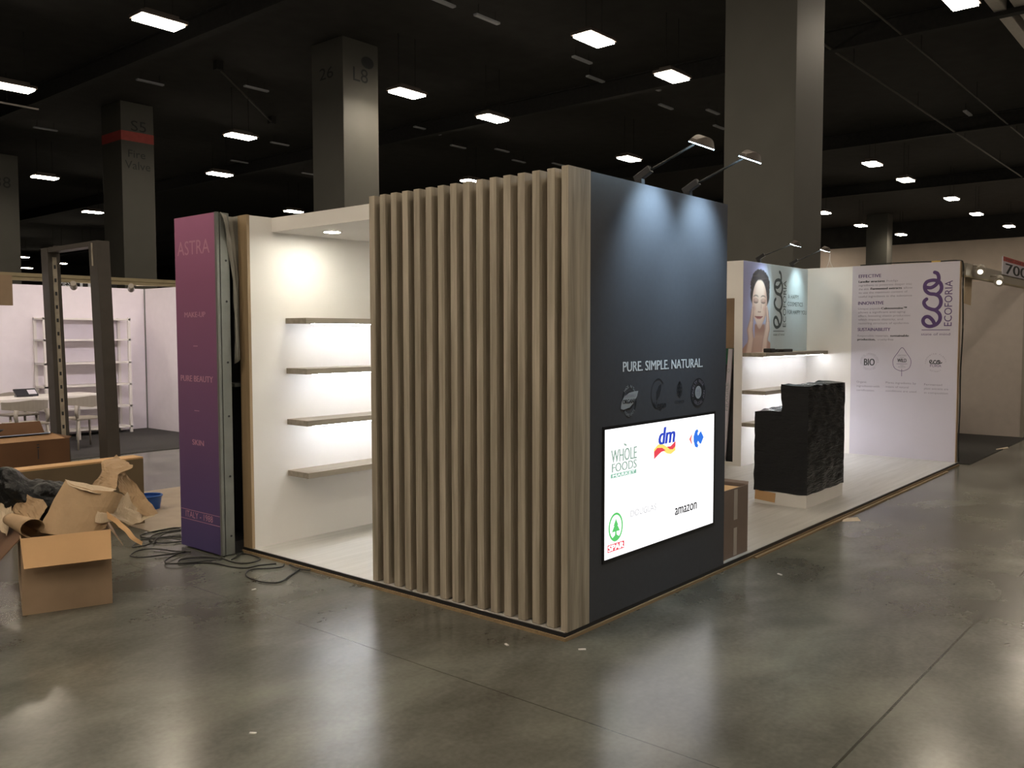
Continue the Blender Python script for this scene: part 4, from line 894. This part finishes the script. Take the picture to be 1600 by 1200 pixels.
# metal arch
t = thing('metal_arch', (.42, 6.75, 0), 'tall brown metal arch with a perforated strip, standing before the left stand', 'arch')
ml = math.radians(-1.5)
ARCHY0, ARCHY1, LEAN = 5.94, 7.10, .055
def lean(b, y0):
    for v in b.bm.verts: v.co.y += v.co.z * LEAN
    return b
obj('right_post', lean(BM().box(.34, .47, ARCHY0, ARCHY0 + .18, 0, 2.6, bev=.004), 0), M['arch'], t)
obj('left_post', lean(BM().box(.34, .47, ARCHY1, ARCHY1 + .17, 0, 2.6, bev=.004), 0), M['arch'], t)
obj('top_bar', lean(BM().box(.345, .465, ARCHY0 + .18, ARCHY1, 2.55, 2.6), 0), M['arch'], t)
obj('perforated_strip', lean(BM().box(.385, .43, ARCHY1 - .006, ARCHY1, .1, 2.5), 0), M['perf'], t)
for k in range(16): obj('slot', lean(BM().box(.396, .418, ARCHY1 - .009, ARCHY1 - .006, .2 + k * .145, .24 + k * .145), 0), M['ink'], t)
obj('post_foot', BM().box(.25, .54, ARCHY0 - .1, ARCHY0 + .2, 0, .012), M['arch'], t); obj('post_foot', BM().box(.25, .54, ARCHY1 - .05, ARCHY1 + .2, 0, .012), M['arch'], t)
obj('bright_label', lean(BM().box(.334, .34, ARCHY0 + .09, ARCHY0 + .115, 2.35, 2.58), 0), M['perf'], t)

# ================================================================== left rear stand
t = thing('left_stand_wall', (1, 12.2, 0), 'pale back wall of the left rear stand behind the white rack', 'wall panel')
obj('back_panel', BM().box(-4, 3.97, 12.201, 12.25, 0, 2.46), M['wallpale'], t)
t = thing('left_stand_side_wall', (4, 10.7, 0), 'pale side wall of the left rear stand beside the pink tower', 'wall panel')
obj('panel', BM().box(3.972, 4.02, 9.2, 12.25, 0, 2.46), M['wallpale'], t); obj('corner_joint', BM().box(3.962, 3.972, 12.17, 12.199, .008, 2.46), M['alu'], t)
tag(obj('stand_carpet', BM().box(-4, 3.97, 9.15, 12.2, 0, .008), M['carpet'], base=(0, 10.6, 0)), 'dark carpet of the left rear stand', 'carpet')
t = thing('stand_rail', (2, 9.15, 2.3), 'tan aluminium rail spanning the front of the left rear stand', 'rail')
obj('beam', BM().box(-4, 4.02, 9.13, 9.19, 2.345, 2.385).box(-4, 4.02, 9.13, 9.19, 2.395, 2.44).box(-4, 4.02, 9.145, 9.19, 2.385, 2.395), M['rail'], t)
obj('post', BM().box(3.98, 4.02, 9.13, 9.19, .0, 2.345), M['rail'], t); obj('post', BM().box(-4.06, -4.0, 9.13, 9.19, .0, 2.345), M['rail'], t)
for x, w in ((1.44, 'left'), (2.22, 'right'), (-.2, 'added unseen far left'), (3.3, 'added unseen far right')):  # outer two are out of view, added to brighten the stand wall
    t = thing('spotlight', (x, 9.15, 2.3), 'small pale spotlight under the stand rail, the %s one' % w, 'spotlight', 'spotlights under the rail')
    obj('neck', BM().tube([(x, 9.16, 2.344), (x, 9.16, 2.3)], .012, 8), M['whitepla'], t)
    obj('can', BM().tube([(x - .03, 9.1, 2.335), (x + .03, 9.22, 2.29)], .035, 14, 0, .045), M['whitepla'], t)
    obj('lens', BM().disc((x + .0305, 9.221, 2.2895), .04, (.22, .88, -.33), .003, 16), M['standlens'], t)
t = obj('hanging_board', BM().box(.1, .665, 9.09, 9.125, 2.025, 2.4), M['beige'], base=(.4, 9.1, 2.03)); tag(t, 'plain beige board hanging from the rail at the left edge', 'board')
t = thing('white_rack', (2.8, 11.95, 0), 'white open shelving rack against the left stand wall', 'rack')
for x in (2.1, 3.46):
    for y in (11.78, 12.15): obj('post', BM().box(x, x + .04, y, y + .04, .008, 1.94), M['whitemetal'], t)
for z in (1.9, 1.56, 1.18, .81, .44, .09): obj('shelf_board', BM().box(2.1, 3.5, 11.78, 12.19, z, z + .028), M['whitemetal'], t)
obj('side_brace', BM().box(3.3, 3.34, 12.15, 12.18, .1, 1.9), M['whitemetal'], t)
t = thing('white_table', (1.6, 10.7, 0), 'long white table in the left rear stand', 'table')
rz = Matrix.Rotation(math.radians(8), 3, 'Z'); cT = Vector((1.45, 10.85, 0))
b = BM(); b.obox(cT + Vector((0, 0, .735)), (2.1, .75, .05), rz, bev=.006); obj('tabletop', b, M['whitemetal'], t)
for sx in (-1, 1):
    for sy in (-1, 1):
        b = BM(); b.obox(cT + rz @ Vector((sx * .98, sy * .31, .3585)), (.05, .05, .70), rz); obj('leg', b, M['whitemetal'], t)
t = thing('desk_tablet', (1.2, 10.9, .76), 'small tilted tablet on the white table', 'tablet')
b = BM(); b.obox(Vector((1.45, 10.85, .82)), (.3, .02, .16), Matrix.Rotation(math.radians(-55), 3, 'X')); obj('frame', b, M['screen_dark'], t)
b = BM(); b.obox(Vector((1.53, 10.838, .827)), (.11, .006, .1), Matrix.Rotation(math.radians(-55), 3, 'X')); obj('display', b, M['whitep'], t)
b = BM(); b.obox(Vector((1.43, 10.87, .775)), (.22, .1, .03), Matrix.Identity(3)); obj('stand', b, M['alu'], t)
def chair(loc, rzd, label, m):
    t = thing('white_chair', loc, label, 'chair', 'chairs around the white table'); c = Vector(loc); R = Matrix.Rotation(math.radians(rzd), 3, 'Z'); P = lambda x, y, z: c + R @ Vector((x, y, z))
    b = BM(); b.obox(P(0, .02, .445), (.44, .42, .03), R, bev=.012); obj('seat', b, m, t)
    b = BM(); N = 18; rws = []
    for i in range(N + 1):
        a = math.radians(-100 + 200 * i / N); x, y = .30 * math.sin(a), -.24 * math.cos(a) + .03; hh = .17 - .07 * abs(math.sin(a)); zt = .78 - .03 * abs(math.sin(a))
        rws.append([b.bm.verts.new(P(x * .98, y * .98, zt - hh)), b.bm.verts.new(P(x, y, zt)), b.bm.verts.new(P(x * .93, y * .93, zt)), b.bm.verts.new(P(x * .91, y * .91, zt - hh))])
    for i in range(N):
        for k in range(4): b.bm.faces.new((rws[i][k], rws[i][(k + 1) % 4], rws[i + 1][(k + 1) % 4], rws[i + 1][k]))
    b.bm.faces.new(rws[0]); b.bm.faces.new(rws[-1]); obj('backrest', b, m, t)
    for s in (-1, 1):
        obj('back_support', BM().tube([P(s * .2, -.16, .44), P(s * .22, -.16, .55), P(s * .2, -.15, .64)], .022, 8, 0, .035), m, t)
        for yy in (-.18, .2): obj('leg', BM().tube([P(s * .19, yy * .9, .44), P(s * .25, yy * 1.3, .0105)], .018, 8, 0, .012), m, t)
    return t
chair((1.14, 10.05, 0), 6, 'white chair at the white table, left one, back to the camera', M['whitepla'])
chair((2.02, 10.27, 0), 8, 'white chair seen through the metal arch, back to the camera', M['whitepla'])
chair((1.62, 11.64, 0), 186, 'white chair on the far side of the white table', M['whitepla'])
t = thing('dark_banner', (3.8, 14.5, 0), 'dark banner with white letters behind the left stand wall', 'banner')
obj('cloth', BM().box(3.3, 4.6, 14.5, 14.53, 2.3, 2.8), M['bezel'], t)
fr = Frame('S', 14.5, .003); b = flat(); text(b, fr, 'MESS', 3.5, 3.74, 2.585, .1); rect(b, fr, 3.88, 3.93, 2.58, 2.68); rect(b, fr, 4.03, 4.08, 2.58, 2.68); obj('lettering', b, M['light_ink'], t)
obj('post', BM().box(3.3, 3.34, 14.53, 14.57, 0, 2.8), M['arch'], t); obj('post', BM().box(4.56, 4.6, 14.53, 14.57, 0, 2.8), M['arch'], t)

# ================================================================== right stand
t = thing('grey_partition', (12.1, 1.5, 0), 'plain grey partition wall of the stand beyond the end wall', 'wall panel')
obj('panel', BM().box(12.1, 12.15, .012, 3.0, 0.008, 2.5), M['graywall'], t); obj('end_post', BM().box(12.08, 12.17, -.03, .012, 0.008, 2.5), M['whitepla'], t)
t = thing('grey_back_wall', (10.2, 3, 0), 'grey rear wall of the right stand, hidden mostly by the end wall', 'wall panel')
obj('panel', BM().box(8.4, 12.09, 2.95, 3.0, 0.008, 2.5), M['graywall'], t); obj('top_trim', BM().box(8.4, 12.09, 2.945, 3.005, 2.5, 2.52), M['whitepla'], t)
tag(obj('stand_carpet', BM().box(8.42, 12.4, -.09, 3.1, 0, .008), M['carpet'], base=(10.4, 1.5, 0)), 'dark carpet of the right stand beyond the end wall', 'carpet')
t = thing('fascia_beam', (10.4, 0, 2.4), 'pale fascia beam along the front of the right stand', 'beam')
obj('beam', BM().box(8.275, 16, -.02, .03, 2.38, 2.53), M['whitepla'], t); obj('lower_lip', BM().box(8.275, 16, -.025, .035, 2.36, 2.38), M['rail'], t)
obj('post', BM().box(8.275, 8.31, .06, .1, 0, 2.53), M['whitepla'], t); obj('post_arm', BM().box(8.275, 8.31, .03, .06, 2.4, 2.53), M['whitepla'], t); obj('post', BM().box(15.95, 16, -.02, .03, 0, 2.53), M['whitepla'], t)
t = thing('aisle_sign', (10.6, -.02, 2.5), 'white sign numbered 700 with red header above the right stand', 'sign')
obj('board', BM().box(10.27, 12.7, -.035, -.021, 2.49, 2.745), M['whitep'], t)
fr = Frame('S', -.035, .002); b = flat(); rect(b, fr, 10.27, 12.7, 2.68, 2.745); obj('header_strip', b, M['red'], t)
b = flat(); text(b, fr, '700', 10.45, 11.95, 2.51, .145, bold=.02); text(b, fr, 'SMART ZONE & NATURAL', 10.4, 12.6, 2.695, .036, d=.001); obj('sign_lettering', b, M['ink'], t)
for i, (x, y, z, w) in enumerate(((8.62, -.1, 2.47, 'nearer the end wall'), (9.6, -.12, 2.38, 'farther along the beam'))):
    t = thing('spotlight', (x, y, z), 'small lit spotlight at the right stand, %s' % w, 'spotlight', 'spotlights at the right stand')
    obj('bracket', BM().tube([(x, -.02, z + .05), (x, y, z + .05), (x, y, z)], .012, 8), M['whitepla'], t)
    obj('can', BM().tube([(x + .05, y, z + .02), (x - .06, y - .02, z - .04)], .05, 14, 0, .065), M['whitepla'], t)
    obj('lens', BM().disc((x - .061, y - .02, z - .0405), .03, (-.88, -.16, -.48), .004, 14), M['spotlens'], t)
t = obj('clear_sheet', BM().obox(Vector((8.75, .06, 2.24)), (.36, .006, .42), Matrix.Rotation(.05, 3, 'Y')), M['kraft_pale'], base=(8.75, .06, 2.03)); tag(t, 'small pale sheet hung at the beam beside the end wall edge', 'sheet')

# tape marks and scraps on the floor
for pts, lab in (([(4.0, -.065), (4.13, -.181), (4.279, -.103), (4.142, -.025)], 'beige tape mark on the aisle floor below the wrapped counter'), ([(10.15, -.04), (10.5, -.13), (10.62, -.1), (10.27, -.02)], 'pale tape mark on the aisle floor by the right stand carpet')):
    b = BM(); lo = [b.bm.verts.new((x, y, .0)) for x, y in pts]; hi = [b.bm.verts.new((x, y, .0015 if pts[0][0] < 9 else .0095)) for x, y in pts]
    b.bm.faces.new(hi); b.bm.faces.new(lo[::-1])
    for i in range(4): b.bm.faces.new((lo[i], lo[(i + 1) % 4], hi[(i + 1) % 4], hi[i]))
    tag(obj('tape_mark', b, M['tape'], base=(*pts[0], 0)), lab, 'tape', 'tape marks on the floor')
SCR = [(-.53, 2.12, 'near the teardrop cable loop'), (2.0, -.35, 'on the aisle floor below the tall carton'), (-1.72, .33, 'on the bare concrete left of the slats'), (-2.56, -.67, 'near the bottom edge of the photo'), (-.25, .2, 'in front of the slat screen foot'), (-.05, -.15, 'at the platform corner')]
for i, (x, y, w) in enumerate(SCR):
    b = BM(); b.obox(Vector((x, y, .003)), (.03 + .01 * (i % 2), .012, .006), Matrix.Rotation(i * 1.1, 3, 'Z'), bev=.002); tag(obj('paper_scrap', b, M['scrap'], base=(x, y, 0)), 'tiny white scrap ' + w, 'scrap', 'white scraps on the floor')
